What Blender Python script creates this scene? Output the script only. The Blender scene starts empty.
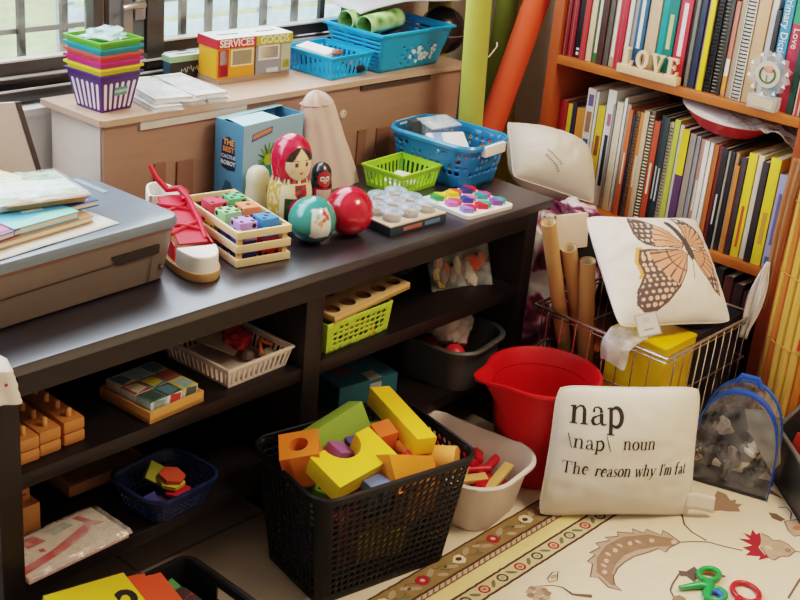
import bpy, bmesh, math, random
from mathutils import Matrix, Vector, Euler
random.seed(7)
PI = math.pi
SC = bpy.context.scene
COL = SC.collection

# ------------------------------------------------------------------ materials
def lin(c):
    c = c / 255.0
    return c / 12.92 if c <= 0.04045 else ((c + 0.055) / 1.055) ** 2.4
def rgb(h):
    h = h.lstrip('#')
    return tuple(lin(int(h[i:i + 2], 16)) for i in (0, 2, 4))
MC = {}
def M(h, rough=0.5, metal=0.0, var=0.12, scale=18.0, bump=0.0, coat=0.0, trans=0.0, stretch=None, spec=0.5, sheen=0.0):
    """principled material, its base colour varied by object-space noise"""
    key = (h, rough, metal, var, scale, bump, coat, trans, stretch, spec, sheen)
    if key in MC: return MC[key]
    m = bpy.data.materials.new('mat_' + h.strip('#') + '_%d' % len(MC)); m.use_nodes = True
    nt = m.node_tree; N = nt.nodes; L = nt.links; bs = N['Principled BSDF']
    c = rgb(h)
    tc = N.new('ShaderNodeTexCoord'); mp = N.new('ShaderNodeMapping')
    if stretch: mp.inputs['Scale'].default_value = stretch
    nz = N.new('ShaderNodeTexNoise'); nz.inputs['Scale'].default_value = scale; nz.inputs['Detail'].default_value = 4
    L.new(tc.outputs['Object'], mp.inputs['Vector']); L.new(mp.outputs['Vector'], nz.inputs['Vector'])
    mx = N.new('ShaderNodeMix'); mx.data_type = 'RGBA'
    mx.inputs['A'].default_value = tuple(x * (1 - var) for x in c) + (1,)
    mx.inputs['B'].default_value = tuple(min(1, x * (1 + var)) for x in c) + (1,)
    L.new(nz.outputs['Fac'], mx.inputs['Factor']); L.new(mx.outputs['Result'], bs.inputs['Base Color'])
    bs.inputs['Roughness'].default_value = rough; bs.inputs['Metallic'].default_value = metal
    bs.inputs['Specular IOR Level'].default_value = spec
    if coat: bs.inputs['Coat Weight'].default_value = coat; bs.inputs['Coat Roughness'].default_value = 0.08
    if trans: bs.inputs['Transmission Weight'].default_value = trans
    if sheen: bs.inputs['Sheen Weight'].default_value = sheen
    if bump:
        bp = N.new('ShaderNodeBump'); bp.inputs['Strength'].default_value = bump; bp.inputs['Distance'].default_value = 0.004
        L.new(nz.outputs['Fac'], bp.inputs['Height']); L.new(bp.outputs['Normal'], bs.inputs['Normal'])
    MC[key] = m
    return m
def clear(h='ffffff', alpha=0.25, rough=0.12):
    """thin clear plastic: mostly see-through with a glossy film over it"""
    key = ('clear', h, alpha, rough)
    if key in MC: return MC[key]
    m = bpy.data.materials.new('clear_%d' % len(MC)); m.use_nodes = True
    nt = m.node_tree; N = nt.nodes; L = nt.links; bs = N['Principled BSDF']; out = N['Material Output']
    bs.inputs['Base Color'].default_value = rgb(h) + (1,); bs.inputs['Roughness'].default_value = rough
    tr = N.new('ShaderNodeBsdfTransparent'); mx = N.new('ShaderNodeMixShader')
    nz = N.new('ShaderNodeTexNoise'); nz.inputs['Scale'].default_value = 25
    tc = N.new('ShaderNodeTexCoord'); L.new(tc.outputs['Object'], nz.inputs['Vector'])
    mr = N.new('ShaderNodeMapRange'); mr.inputs['To Min'].default_value = max(0, alpha - 0.18); mr.inputs['To Max'].default_value = min(1, alpha + 0.18)
    mr.inputs['From Min'].default_value = 0.3; mr.inputs['From Max'].default_value = 0.7
    bp = N.new('ShaderNodeBump'); bp.inputs['Strength'].default_value = 0.5; bp.inputs['Distance'].default_value = 0.01
    L.new(nz.outputs['Fac'], bp.inputs['Height']); L.new(bp.outputs['Normal'], bs.inputs['Normal'])
    L.new(nz.outputs['Fac'], mr.inputs['Value']); L.new(mr.outputs['Result'], mx.inputs['Fac'])
    L.new(tr.outputs[0], mx.inputs[1]); L.new(bs.outputs[0], mx.inputs[2]); L.new(mx.outputs[0], out.inputs['Surface'])
    MC[key] = m
    return m
def painted(rough=0.5, coat=0.0, bump=0.0):
    """takes its colours from the mesh's own painted attribute"""
    key = ('painted', rough, coat, bump)
    if key in MC: return MC[key]
    m = bpy.data.materials.new('painted_%d' % len(MC)); m.use_nodes = True
    nt = m.node_tree; N = nt.nodes; L = nt.links; bs = N['Principled BSDF']
    a = N.new('ShaderNodeAttribute'); a.attribute_name = 'Paint'
    L.new(a.outputs['Color'], bs.inputs['Base Color']); bs.inputs['Roughness'].default_value = rough
    if coat: bs.inputs['Coat Weight'].default_value = coat; bs.inputs['Coat Roughness'].default_value = 0.06
    if bump:
        tc = N.new('ShaderNodeTexCoord'); nz = N.new('ShaderNodeTexNoise'); nz.inputs['Scale'].default_value = 300
        L.new(tc.outputs['Object'], nz.inputs['Vector'])
        bp = N.new('ShaderNodeBump'); bp.inputs['Strength'].default_value = bump; bp.inputs['Distance'].default_value = 0.001
        L.new(nz.outputs['Fac'], bp.inputs['Height']); L.new(bp.outputs['Normal'], bs.inputs['Normal'])
    MC[key] = m
    return m

# ------------------------------------------------------------------ mesh building
def T(x=0, y=0, z=0, rz=0, rx=0, ry=0, s=1):
    m = Matrix.Translation((x, y, z)) @ Euler((math.radians(rx), math.radians(ry), math.radians(rz)), 'XYZ').to_matrix().to_4x4()
    if s != 1: m = m @ Matrix.Diagonal((s, s, s, 1) if not isinstance(s, tuple) else s + (1,))
    return m
ID = Matrix.Identity(4)
class B:
    """collects shapes and links them as one mesh object"""
    def __init__(s): s.v = []; s.f = []; s.m = []; s.mats = []; s.paint = {}; s.weld = False
    def mi(s, mat):
        if mat not in s.mats: s.mats.append(mat)
        return s.mats.index(mat)
    def add(s, vs, fs, mat, t=ID):
        o = len(s.v); k = s.mi(mat)
        s.v += [t @ Vector(p) for p in vs]
        s.f += [tuple(i + o for i in f) for f in fs]; s.m += [k] * len(fs)
        return o
    def box(s, c, d, mat, t=ID, bev=0.0):
        x, y, z = c; a, b, h = d[0] / 2, d[1] / 2, d[2] / 2
        if bev <= 0:
            vs = [(x + i * a, y + j * b, z + k * h) for k in (-1, 1) for j in (-1, 1) for i in (-1, 1)]
            fs = [(0, 2, 3, 1), (4, 5, 7, 6), (0, 1, 5, 4), (2, 6, 7, 3), (0, 4, 6, 2), (1, 3, 7, 5)]
            s.add(vs, fs, mat, t); return s
        bm = bmesh.new(); bmesh.ops.create_cube(bm, size=1)
        for v in bm.verts: v.co = Vector((v.co.x * d[0], v.co.y * d[1], v.co.z * d[2]))
        bmesh.ops.bevel(bm, geom=list(bm.edges), offset=min(bev, min(d) * 0.49), segments=2, affect='EDGES', profile=0.6)
        bm.verts.ensure_lookup_table()
        s.add([(v.co.x + x, v.co.y + y, v.co.z + z) for v in bm.verts], [[v.index for v in f.verts] for f in bm.faces], mat, t)
        bm.free(); return s
    def loft(s, rings, mat, t=ID, cap0=True, cap1=True, closed=True):
        n = len(rings[0]); vs = [p for r in rings for p in r]; fs = []
        for i in range(len(rings) - 1):
            for j in range(n if closed else n - 1):
                k = (j + 1) % n
                fs.append((i * n + j, i * n + k, (i + 1) * n + k, (i + 1) * n + j))
        if cap0: fs.append(tuple(range(n))[::-1])
        if cap1: fs.append(tuple((len(rings) - 1) * n + j for j in range(n)))
        s.add(vs, fs, mat, t); return s
    def lathe(s, prof, mat, t=ID, n=32, cap0=True, cap1=True):
        return s.loft([[(r * math.cos(2 * PI * j / n), r * math.sin(2 * PI * j / n), z) for j in range(n)] for r, z in prof], mat, t, cap0, cap1)
    def cyl(s, r, z0, z1, mat, t=ID, n=24): return s.lathe([(r, z0), (r, z1)], mat, t, n)
    def tube(s, pts, r, mat, t=ID, n=8, closed=False):
        P = [Vector(p) for p in pts]; rings = []; up = Vector((0, 0, 1)); prev = None; K = len(P)
        for i, p in enumerate(P):
            if closed: d = P[(i + 1) % K] - P[i - 1]
            else: d = P[min(i + 1, K - 1)] - P[max(i - 1, 0)]
            d.normalize()
            if prev is None:
                a = d.cross(up)
                if a.length < 1e-3: a = d.cross(Vector((0, 1, 0)))
            else: a = prev - d * prev.dot(d)
            a.normalize(); prev = a; b = d.cross(a)
            rr = r[i] if isinstance(r, (list, tuple)) else r
            rings.append([tuple(p + (a * math.cos(2 * PI * j / n) + b * math.sin(2 * PI * j / n)) * rr) for j in range(n)])
        if closed: rings.append(rings[0]); return s.loft(rings, mat, t, False, False)
        return s.loft(rings, mat, t)
    def prism(s, poly, z0, z1, mat, t=ID):
        """extruded outline; the outline may be concave"""
        n = len(poly); vs = [(x, y, z0) for x, y in poly] + [(x, y, z1) for x, y in poly]
        fs = [tuple(range(n))[::-1], tuple(range(n, 2 * n))] + [(i, (i + 1) % n, n + (i + 1) % n, n + i) for i in range(n)]
        s.add(vs, fs, mat, t); return s
    def flat(s, poly, mat, t=ID, z=0.0):
        s.add([(p[0], p[1], z) for p in poly], [tuple(range(len(poly)))], mat, t); return s
    def grid(s, fn, nu, nv, mat, t=ID, paint=None):
        vs = []; o = len(s.v)
        for j in range(nv + 1):
            for i in range(nu + 1):
                vs.append(fn(i / nu, j / nv))
                if paint: s.paint[o + len(vs) - 1] = paint(i / nu, j / nv)
        fs = [(j * (nu + 1) + i, j * (nu + 1) + i + 1, (j + 1) * (nu + 1) + i + 1, (j + 1) * (nu + 1) + i) for j in range(nv) for i in range(nu)]
        s.add(vs, fs, mat, t); return s
    def ball(s, r, mat, t=ID, n=24, m=14, paint=None):
        f = lambda u, v: (r * math.sin(PI * v) * math.cos(2 * PI * u), r * math.sin(PI * v) * math.sin(2 * PI * u), -r * math.cos(PI * v))
        return s.grid(f, n, m, mat, t, paint)
    def hexa(s, q, th, mat, t=ID):
        """thick four-cornered plate"""
        q = [Vector(p) for p in q]; nn = (q[1] - q[0]).cross(q[3] - q[0]).normalized() * th
        vs = [tuple(p) for p in q] + [tuple(p + nn) for p in q]
        s.add(vs, [(3, 2, 1, 0), (4, 5, 6, 7), (0, 1, 5, 4), (1, 2, 6, 5), (2, 3, 7, 6), (3, 0, 4, 7)], mat, t); return s
    def strip(s, pts, ws, mat, t=ID, z=0.0, mapf=None):
        """flat ribbon along a line, of varying width"""
        P = [Vector(p) for p in pts]; L_ = []; R_ = []
        if not isinstance(ws, (list, tuple)): ws = [ws] * len(P)
        for i, p in enumerate(P):
            d = P[min(i + 1, len(P) - 1)] - P[max(i - 1, 0)]
            if d.length < 1e-9: d = Vector((1, 0))
            d.normalize(); q = Vector((-d.y, d.x)) * ws[i] / 2
            L_.append(p + q); R_.append(p - q)
        vs = [(a.x, a.y, z) for a in L_] + [(a.x, a.y, z) for a in R_]
        if mapf: vs = [mapf(x, y) for x, y, _ in vs]
        n = len(P); s.add(vs, [(i, n + i, n + i + 1, i + 1) for i in range(n - 1)], mat, t); return s
    def mesh(s, name, ang=38):
        me = bpy.data.meshes.new(name)
        me.from_pydata([tuple(v) for v in s.v], [], s.f)
        for m in s.mats: me.materials.append(m)
        me.polygons.foreach_set('material_index', s.m)
        me.polygons.foreach_set('use_smooth', [True] * len(s.f))
        if s.paint:
            a = me.color_attributes.new('Paint', 'FLOAT_COLOR', 'POINT')
            for i, c in s.paint.items(): a.data[i].color = tuple(c) + (1,)
        if s.weld:
            bm = bmesh.new(); bm.from_mesh(me); bmesh.ops.remove_doubles(bm, verts=bm.verts, dist=1e-5); bmesh.ops.recalc_face_normals(bm, faces=bm.faces); bm.to_mesh(me); bm.free(); ang = 25
        if me.validate(): print('FIXED MESH', name)
        me.update()
        try: me.set_sharp_from_angle(angle=math.radians(ang))
        except Exception: pass
        return me
    def build(s, name, parent=None, label=None, cat=None, group=None, kind=None, t=None, ang=38):
        o = bpy.data.objects.new(name, s.mesh(name, ang)); COL.objects.link(o)
        if parent: o.parent = parent
        if t is not None: o.matrix_local = t
        tag(o, label, cat, group, kind)
        return o
def tag(o, label=None, cat=None, group=None, kind=None):
    if label: o['label'] = label
    if cat: o['category'] = cat
    if group: o['group'] = group
    if kind: o['kind'] = kind
def thing(name, label, cat, loc=(0, 0, 0), rz=0, group=None, rx=0, ry=0):
    o = bpy.data.objects.new(name, None); COL.objects.link(o); o.empty_display_size = 0.05
    o.location = loc; o.rotation_euler = (math.radians(rx), math.radians(ry), math.radians(rz))
    tag(o, label, cat, group)
    return o
def copy_tree(o, parent=None):
    c = o.copy(); COL.objects.link(c); c.parent = parent
    for ch in list(o.children): copy_tree(ch, c)
    return c
def solid(o, th, off=0):
    m = o.modifiers.new('thick', 'SOLIDIFY'); m.thickness = th; m.offset = off; return o
def rr(w, d, r, z, n=5, cx=0, cy=0):
    """rounded rectangle ring"""
    r = min(r, w / 2 - 1e-4, d / 2 - 1e-4); out = []
    for sx, sy, a0 in ((1, 1, 0), (-1, 1, 90), (-1, -1, 180), (1, -1, 270)):
        for k in range(n + 1):
            a = math.radians(a0 + 90 * k / n)
            out.append((cx + sx * (w / 2 - r) + r * math.cos(a), cy + sy * (d / 2 - r) + r * math.sin(a), z))
    return out
def rrpoly(w, d, r, n=5): return [(p[0], p[1]) for p in rr(w, d, r, 0, n)]
def inpoly(x, y, P):
    c = False; j = len(P) - 1
    for i in range(len(P)):
        if (P[i][1] > y) != (P[j][1] > y) and x < (P[j][0] - P[i][0]) * (y - P[i][1]) / (P[j][1] - P[i][1] + 1e-12) + P[i][0]: c = not c
        j = i
    return c
def dseg(x, y, a, b):
    vx, vy = b[0] - a[0], b[1] - a[1]; l = vx * vx + vy * vy
    k = 0 if l == 0 else max(0, min(1, ((x - a[0]) * vx + (y - a[1]) * vy) / l))
    return math.hypot(x - a[0] - k * vx, y - a[1] - k * vy)
def dpoly(x, y, P): return min(dseg(x, y, P[i - 1], P[i]) for i in range(len(P)))
def hole_cells(b, fn, nu, nv, hole, mat, n=16, t=ID):
    n = 8 * max(1, round(n / 8)); b.weld = True
    """a sheet with real holes: fn(u, v) places the sheet, hole(i, j) gives the hole of one cell as (rx, ry, skew) or None"""
    for j in range(nv):
        for i in range(nu):
            h = hole(i, j)
            cell = lambda a, c: fn((i + 0.5 + a * 0.5) / nu, (j + 0.5 + c * 0.5) / nv)
            vs = []
            for k in range(n):
                a = 2 * PI * k / n; ca, sa = math.cos(a), math.sin(a); q = max(abs(ca), abs(sa))
                vs.append(cell(ca / q, sa / q))
            if not h:
                b.add(vs, [tuple(range(n))], mat, t); continue
            rx, ry, sk, sq = h
            for k in range(n):
                a = 2 * PI * k / n; ca, sa = math.cos(a), math.sin(a)
                if sq:
                    q = (abs(ca) ** 4 + abs(sa) ** 4) ** 0.25; ca, sa = ca / q, sa / q
                y = sa * ry; vs.append(cell(max(-0.97, min(0.97, ca * rx + sk * y)), y))
            fs = [(k, (k + 1) % n, n + (k + 1) % n, n + k) for k in range(n)]
            b.add(vs, fs, mat, t)
def text(b, body, size, mat, t, ext=0.0004, align='CENTER', bold=0.0):
    cu = bpy.data.curves.new('lettering', 'FONT'); cu.body = body; cu.size = size; cu.extrude = ext
    cu.align_x = align; cu.align_y = 'CENTER'; cu.offset = bold; cu.resolution_u = 3
    ob = bpy.data.objects.new('lettering', cu); me = ob.to_mesh()
    b.add([tuple(v.co) for v in me.vertices], [tuple(p.vertices) for p in me.polygons], mat, t)
    ob.to_mesh_clear(); bpy.data.objects.remove(ob); bpy.data.curves.remove(cu)
def nz(x, y, z=0.0):
    from mathutils import noise
    return noise.noise(Vector((x, y, z)))

# ------------------------------------------------------------------ common colours
DARK = M('1c1312', 0.42, var=0.25, scale=6, stretch=(1, 30, 1), spec=0.35)
DARKTOP = M('28242a', 0.34, var=0.2, scale=5, stretch=(2, 40, 1), coat=0.12, spec=1.0)
LEDGE = M('c3a28c', 0.5, var=0.06, scale=5, stretch=(2, 30, 2))
LEDGEF = M('a8826e', 0.5, var=0.12, scale=4, stretch=(2, 2, 14))
SHELFW = M('a84e22', 0.4, var=0.22, scale=5, stretch=(3, 1, 20), coat=0.2)
SHELFE = M('b86428', 0.4, var=0.22, scale=5, stretch=(3, 1, 20), coat=0.2)
WOOD = M('d9ab6c', 0.5, var=0.14, scale=9, stretch=(3, 20, 3))
PALEWOOD = M('e3c79b', 0.5, var=0.1, scale=9, stretch=(3, 20, 3))
WHITE = M('f0eeea', 0.4, var=0.03)
BLACK = M('17161a', 0.45, var=0.15)
PAPER = M('efe8dc', 0.8, var=0.05, scale=40)
CREAM = M('e4d9c2', 0.8, var=0.05, scale=60, stretch=(1, 1, 12))
CHROME = M('cfcac4', 0.22, metal=1.0, var=0.05)
# ================================================================== the room
def struct(name, b, **k): return b.build(name, kind='structure', **k)
wallm = M('c9bfb4', 0.9, var=0.04, scale=3)
ceilm = M('ddd6ca', 0.9, var=0.03, scale=3)
# floor of pale tiles with grout lines
def tile_mat():
    m = M('b5a290', 0.35, var=0.08, scale=5); nt = m.node_tree; N = nt.nodes; L = nt.links
    br = N.new('ShaderNodeTexBrick'); br.offset = 0; br.inputs['Scale'].default_value = 1.0
    br.inputs['Brick Width'].default_value = 0.45; br.inputs['Row Height'].default_value = 0.45; br.inputs['Mortar Size'].default_value = 0.004
    br.inputs['Mortar'].default_value = rgb('7d7063') + (1,)
    src = N['Mix'].outputs['Result']; L.new(src, br.inputs['Color1']); L.new(src, br.inputs['Color2'])
    tc = N['Texture Coordinate']; L.new(tc.outputs['Object'], br.inputs['Vector'])
    L.new(br.outputs['Color'], N['Principled BSDF'].inputs['Base Color'])
    return m
struct('floor', B().box((0.85, 0.2, -0.03), (4.8, 4.7, 0.06), tile_mat()))
struct('ceiling', B().box((0.85, 0.2, 2.73), (4.8, 4.7, 0.06), ceilm))
b = B()   # wall with the window opening x -0.9..2.66, z .83..2.25
b.box((0.85, 2.56, 0.405), (4.8, 0.08, 0.83), M('d9d6d2', 0.8, var=0.03)); b.box((0.85, 2.56, 2.49), (4.8, 0.08, 0.5), wallm)
b.box((-1.2, 2.56, 1.53), (0.7, 0.08, 1.46), wallm); b.box((2.955, 2.56, 1.53), (0.59, 0.08, 1.46), M('d6c6b6', 0.9, var=0.05))
b.box((0.03, 2.475, 0.40), (3.12, 0.09, 0.80), M('e6e4e2', 0.7, var=0.03)); b.box((0.55, 2.47, 0.808), (4.14, 0.1, 0.016), M('eceae8', 0.5, var=0.03))
struct('wall_back', b)
struct('wall_right', B().box((3.26, 0.2, 1.35), (0.06, 4.7, 2.76), M('d6c6b6', 0.9, var=0.05)))
struct('wall_left', B().box((-1.56, 0.2, 1.35), (0.06, 4.7, 2.76), wallm))
struct('wall_front', B().box((0.85, -2.13, 1.35), (4.8, 0.06, 2.76), wallm))
# window: dark aluminium frame, sliding sash, latch, grille bars
ALU = M('4a4644', 0.35, metal=0.3, var=0.1)
ALUL = M('8d8884', 0.3, metal=0.4, var=0.08)
w1 = bpy.data.objects.new('window_1', None); COL.objects.link(w1); w1['kind'] = 'structure'
b = B()
b.box((0.88, 2.49, 0.838), (3.56, 0.07, 0.03), ALU, bev=0.003); b.box((0.88, 2.515, 0.862), (3.56, 0.02, 0.03), ALUL); b.box((0.88, 2.462, 0.851), (3.56, 0.018, 0.004), M('d9d4cf', .4)); b.box((0.88, 2.475, 0.876), (3.56, 0.02, 0.003), M('c9c2bc', .4))  # thin pale strips paint the daylight caught on the frame's top edges
b.box((0.88, 2.5, 2.22), (3.56, 0.08, 0.06), ALU)
for x in (-0.87, 2.63): b.box((x, 2.5, 1.54), (0.06, 0.08, 1.4), ALU)
b.box((1.902, 2.505, 1.54), (0.05, 0.06, 1.4), ALU)
b.build('window_frame', w1)
b = B()   # left sash, with its stile by the latch
b.box((0.45, 2.5, 0.893), (2.6, 0.035, 0.034), ALU, bev=0.003); b.box((0.45, 2.5, 2.17), (2.6, 0.035, 0.04), ALU); b.box((0.45, 2.49, 0.911), (2.6, 0.026, 0.004), M('d9d4cf', .4))  # pale strip is a painted highlight along the rail top
b.box((1.742, 2.5, 1.54), (0.026, 0.036, 1.3), ALU); b.box((1.764, 2.515, 1.54), (0.02, 0.02, 1.3), M('d9b090', 0.6))
b.box((1.793, 2.5, 1.54), (0.036, 0.03, 1.3), M('6f7377', 0.4)); b.box((1.823, 2.495, 1.54), (0.026, 0.036, 1.3), ALUL); b.box((1.855, 2.5, 1.54), (0.04, 0.03, 1.3), M('565c60', 0.4))
b.box((-0.83, 2.5, 1.54), (0.04, 0.036, 1.3), ALU)
b.build('window_sash', w1)
b = B()
b.box((2.27, 2.505, 0.9), (0.7, 0.035, 0.03), ALU, bev=0.003); b.box((2.27, 2.505, 2.17), (0.7, 0.035, 0.04), ALU); b.box((2.27, 2.49, 0.917), (0.7, 0.026, 0.004), M('d9d4cf', .4))  # pale strip paints the sky light on this rail's upper face
b.build('window_sash', w1)
b = B()
b.box((0.45, 2.5, 1.53), (2.54, 0.004, 1.24), clear('eaf4f2', 0.08, 0.03)); b.box((2.27, 2.505, 1.53), (0.7, 0.004, 1.24), clear('eaf4f2', 0.08, 0.03))
g = b.build('window_pane', w1)
BARM = M('3d3a39', 0.5, var=0.1); b = B()
x = -0.802
while x < 1.75:
    b.box((x, 2.585, 1.54), (0.017, 0.012, 1.44), BARM); x += 0.1145
for x in (2.062, 2.147, 2.232, 2.337, 2.452, 2.555): b.box((x, 2.575, 1.54), (0.019, 0.012, 1.44), BARM)
for z in (0.948, 1.32, 1.7): b.box((0.5, 2.595, z), (2.6, 0.01, 0.012), ALUL)
for z in (0.99, 1.35, 1.7): b.box((2.27, 2.59, z), (0.72, 0.01, 0.012), ALUL)
b.build('window_grille', w1)
b = B()
b.box((1.855, 2.478, 1.0), (0.03, 0.012, 0.05), M('8f8a88', 0.3, metal=0.6), bev=0.003)
b.tube([(1.855, 2.472, 1.012), (1.85, 2.455, 1.014), (1.82, 2.45, 1.016), (1.79, 2.452, 1.013)], [0.009, 0.009, 0.008, 0.006], M('a5a1a0', 0.25, metal=0.8))
b.build('window_latch', w1, label='silver latch handle')
# outdoors: grass and a louvred pale fence
def lawn_mat():
    m = M('8a9a70', 0.95, var=0.4, scale=4); return m
struct('ground', B().box((2, 9, -0.45), (30, 12.6, 0.1), lawn_mat()))
fe = thing('louvred_fence', 'pale blue louvred fence standing on the grass outside the window', 'fence', (4.9, 4.7, -0.4))
b = B()
for k in range(16): b.box((0, 0, 0.1 + k * 0.105), (3.6, 0.012, 0.075), M('a9c6d6', 0.6, var=0.06), T(rx=0) @ T(0, 0, 0))
b.build('louvre_panel', fe)
for x in (-1.75, -0.6, 0.6, 1.75): B().box((x, 0.03, 0.9), (0.06, 0.05, 1.8), M('9fb3bd', 0.6)).build('post', fe)

# ================================================================== the dark shelf unit
su = thing('low_shelf_unit', 'long black-brown low shelf unit with two bays standing along the window wall', 'shelf unit', (0, 0, 0))
B().box((1.74, 1.9325, 0.609), (1.62, 0.465, 0.022), DARKTOP, bev=0.003).build('tabletop', su)
B().box((1.74, 1.7105, 0.5785), (1.424, 0.018, 0.039), DARK).build('apron', su)
for x in (1.0075, 2.47): B().box((x, 1.932, 0.299), (0.045, 0.458, 0.598), DARK, bev=0.002).build('side_panel', su)
B().box((1.7285, 1.932, 0.299), (0.051, 0.458, 0.598), DARK, bev=0.002).build('divider', su)
for x0, x1 in ((1.03, 1.703), (1.754, 2.4475)):
    for z in (0.3875, 0.1575): B().box(((x0 + x1) / 2, 1.93, z), (x1 - x0, 0.445, 0.031), DARK, bev=0.002).build('shelf', su)
B().box((1.74, 2.156, 0.3), (1.42, 0.008, 0.59), M('151010', 0.6)).build('back_panel', su)

# ================================================================== window ledge cabinet
le = thing('window_ledge_cabinet', 'pale brown wooden ledge cabinet under the window behind the dark shelf unit', 'cabinet', (0, 0, 0))
le.matrix_world = T(2.735, 2.168, 0, rz=-1.3) @ T(-2.735, -2.168, 0)
b = B(); b.prism([(1.533, 2.385), (1.546, 2.176), (1.556, 2.168), (2.735, 2.168), (2.735, 2.405)], 0.826, 0.84, LEDGE); b.build('ledge_top', le)
b = B(); b.box((2.14, 2.188, 0.413), (1.16, 0.016, 0.826), LEDGEF)
for x, w, h in ((1.705, 0.03, 0.72), (1.775, 0.045, 0.715), (2.345, 0.03, 0.705), (2.425, 0.05, 0.70)): b.box((x, 2.178, h / 2), (w, 0.008, h), M('8f6754', 0.5))
b.build('front_panel', le)
B().box((1.568, 2.285, 0.413), (0.022, 0.19, 0.826), M('dccdc1', 0.55, var=0.06), bev=0.002).build('end_panel', le)
B().box((1.80, 2.177, 0.815), (0.30, 0.008, 0.020), M('d8d0c6', 0.6)).build('edge_strip', le, label='white strip')
B().box((2.46, 2.177, 0.816), (0.26, 0.006, 0.012), M('4a3a33', 0.6)).build('vent_slot', le)
B().lathe([(0.011, 0), (0.011, 0.003), (0.006, 0.004), (0.005, 0.002)], M('d9c7b6', 0.5), T(2.274, 2.18, 0.756, rx=90), 16).build('button', le)

# ================================================================== bookcase
XB = 2.92
bc = thing('bookcase', 'tall orange-brown wooden bookcase filled with upright books', 'bookcase', (0, 0, 0))
DEP = 0.28; XC = XB + DEP / 2
for y in (2.02, 1.259): B().box((XC, y, 0.95), (DEP, 0.032, 1.9), SHELFW, bev=0.002).build('side_panel', bc)
for z in (1.262, 0.867, 0.466, 0.06, 1.64): B().box((XC, 1.64, z), (DEP, 0.73, 0.024), SHELFE, bev=0.002).build('shelf', bc)
B().box((XC, 1.64, 1.888), (DEP, 0.73, 0.024), SHELFW).build('top_board', bc)
B().box((XB + DEP - 0.004, 1.64, 0.95), (0.006, 0.75, 1.88), M('5a2412', 0.7)).build('back_panel', bc)
B().box((XB + 0.012, 1.64, 0.025), (0.016, 0.73, 0.046), SHELFW).build('plinth', bc)

ONES = ['', 'first', 'second', 'third', 'fourth', 'fifth', 'sixth', 'seventh', 'eighth', 'ninth', 'tenth', 'eleventh', 'twelfth', 'thirteenth', 'fourteenth', 'fifteenth', 'sixteenth', 'seventeenth', 'eighteenth', 'nineteenth']
def ordinal(n):
    if n < 20: return ONES[n]
    tens = {2: 'twent', 3: 'thirt', 4: 'fort', 5: 'fift'}[n // 10]
    return tens + 'ieth' if n % 10 == 0 else tens + 'y-' + ONES[n % 10]
COLN = {}
def make_book(th, h, dep, hexc, word, z, y, k, where, grp, coil=None, band=None, dx=0.0, top=None, lean=0.0, title=None):
    """spine faces the room (-x); th along y"""
    size = 'thick' if th > 0.024 else ('thin' if th < 0.012 else 'upright')
    what = 'spiral-bound book' if coil else 'book'
    o = thing('book', '%s %s %s, %s book from the pool-noodle end of the %s shelf' % (size, word, what, ordinal(k), where), 'book', (XB + 0.012 + dx, y, z), 0, grp, rx=lean)
    cm = M(hexc, 0.45, var=0.1, scale=30)
    b = B(); c = 0.0018
    b.box((0.001 + (.003 if coil else 0), 0, h / 2), (0.003, th, h), cm, bev=0.0008)
    b.box((dep / 2, -th / 2 + c / 2, h / 2), (dep, c, h), cm); b.box((dep / 2, th / 2 - c / 2, h / 2), (dep, c, h), cm)
    if top: b.box((-0.0009, 0, h - top[1] / 2), (0.001, th * 0.98, top[1]), M(top[0], 0.45))
    if band:
        for (bh, z0, z1, wf) in band: b.box((-0.0009, 0, h * (z0 + z1) / 2), (0.001, th * wf, h * (z1 - z0)), M(bh, 0.5, var=0.3, scale=160))
    if title: text(b, title[0], title[1], M(title[2], 0.5), T(-0.0016, 0, h * title[3]) @ Matrix(((0, 0, -1, 0), (-0, -1, 0, 0), (-1, 0, 0, 0), (0, 0, 0, 1))), 0.0003)
    b.build('cover', o)
    B().box((dep / 2 + 0.001, 0, h / 2), (dep - 0.006, th - 2 * c - 0.0004, h - 0.006), CREAM).build('pages', o)
    if coil:
        b = B(); n = int(h / 0.0095)
        for i in range(n):
            zz = 0.006 + i * (h - 0.012) / n
            b.tube([(0.002 + 0.0045 * math.cos(a), 0.0 + (th / 2 - 0.0014) * math.sin(a), zz) for a in [2 * PI * q / 8 for q in range(8)]], 0.0016, M(coil, 0.4), n=4, closed=True)
        b.build('coil', o)
    return o
UY = lambda px: 1.640 + (670 - px) * 0.00326 if px <= 670 else 1.640 - (px - 670) * 0.00287
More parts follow.
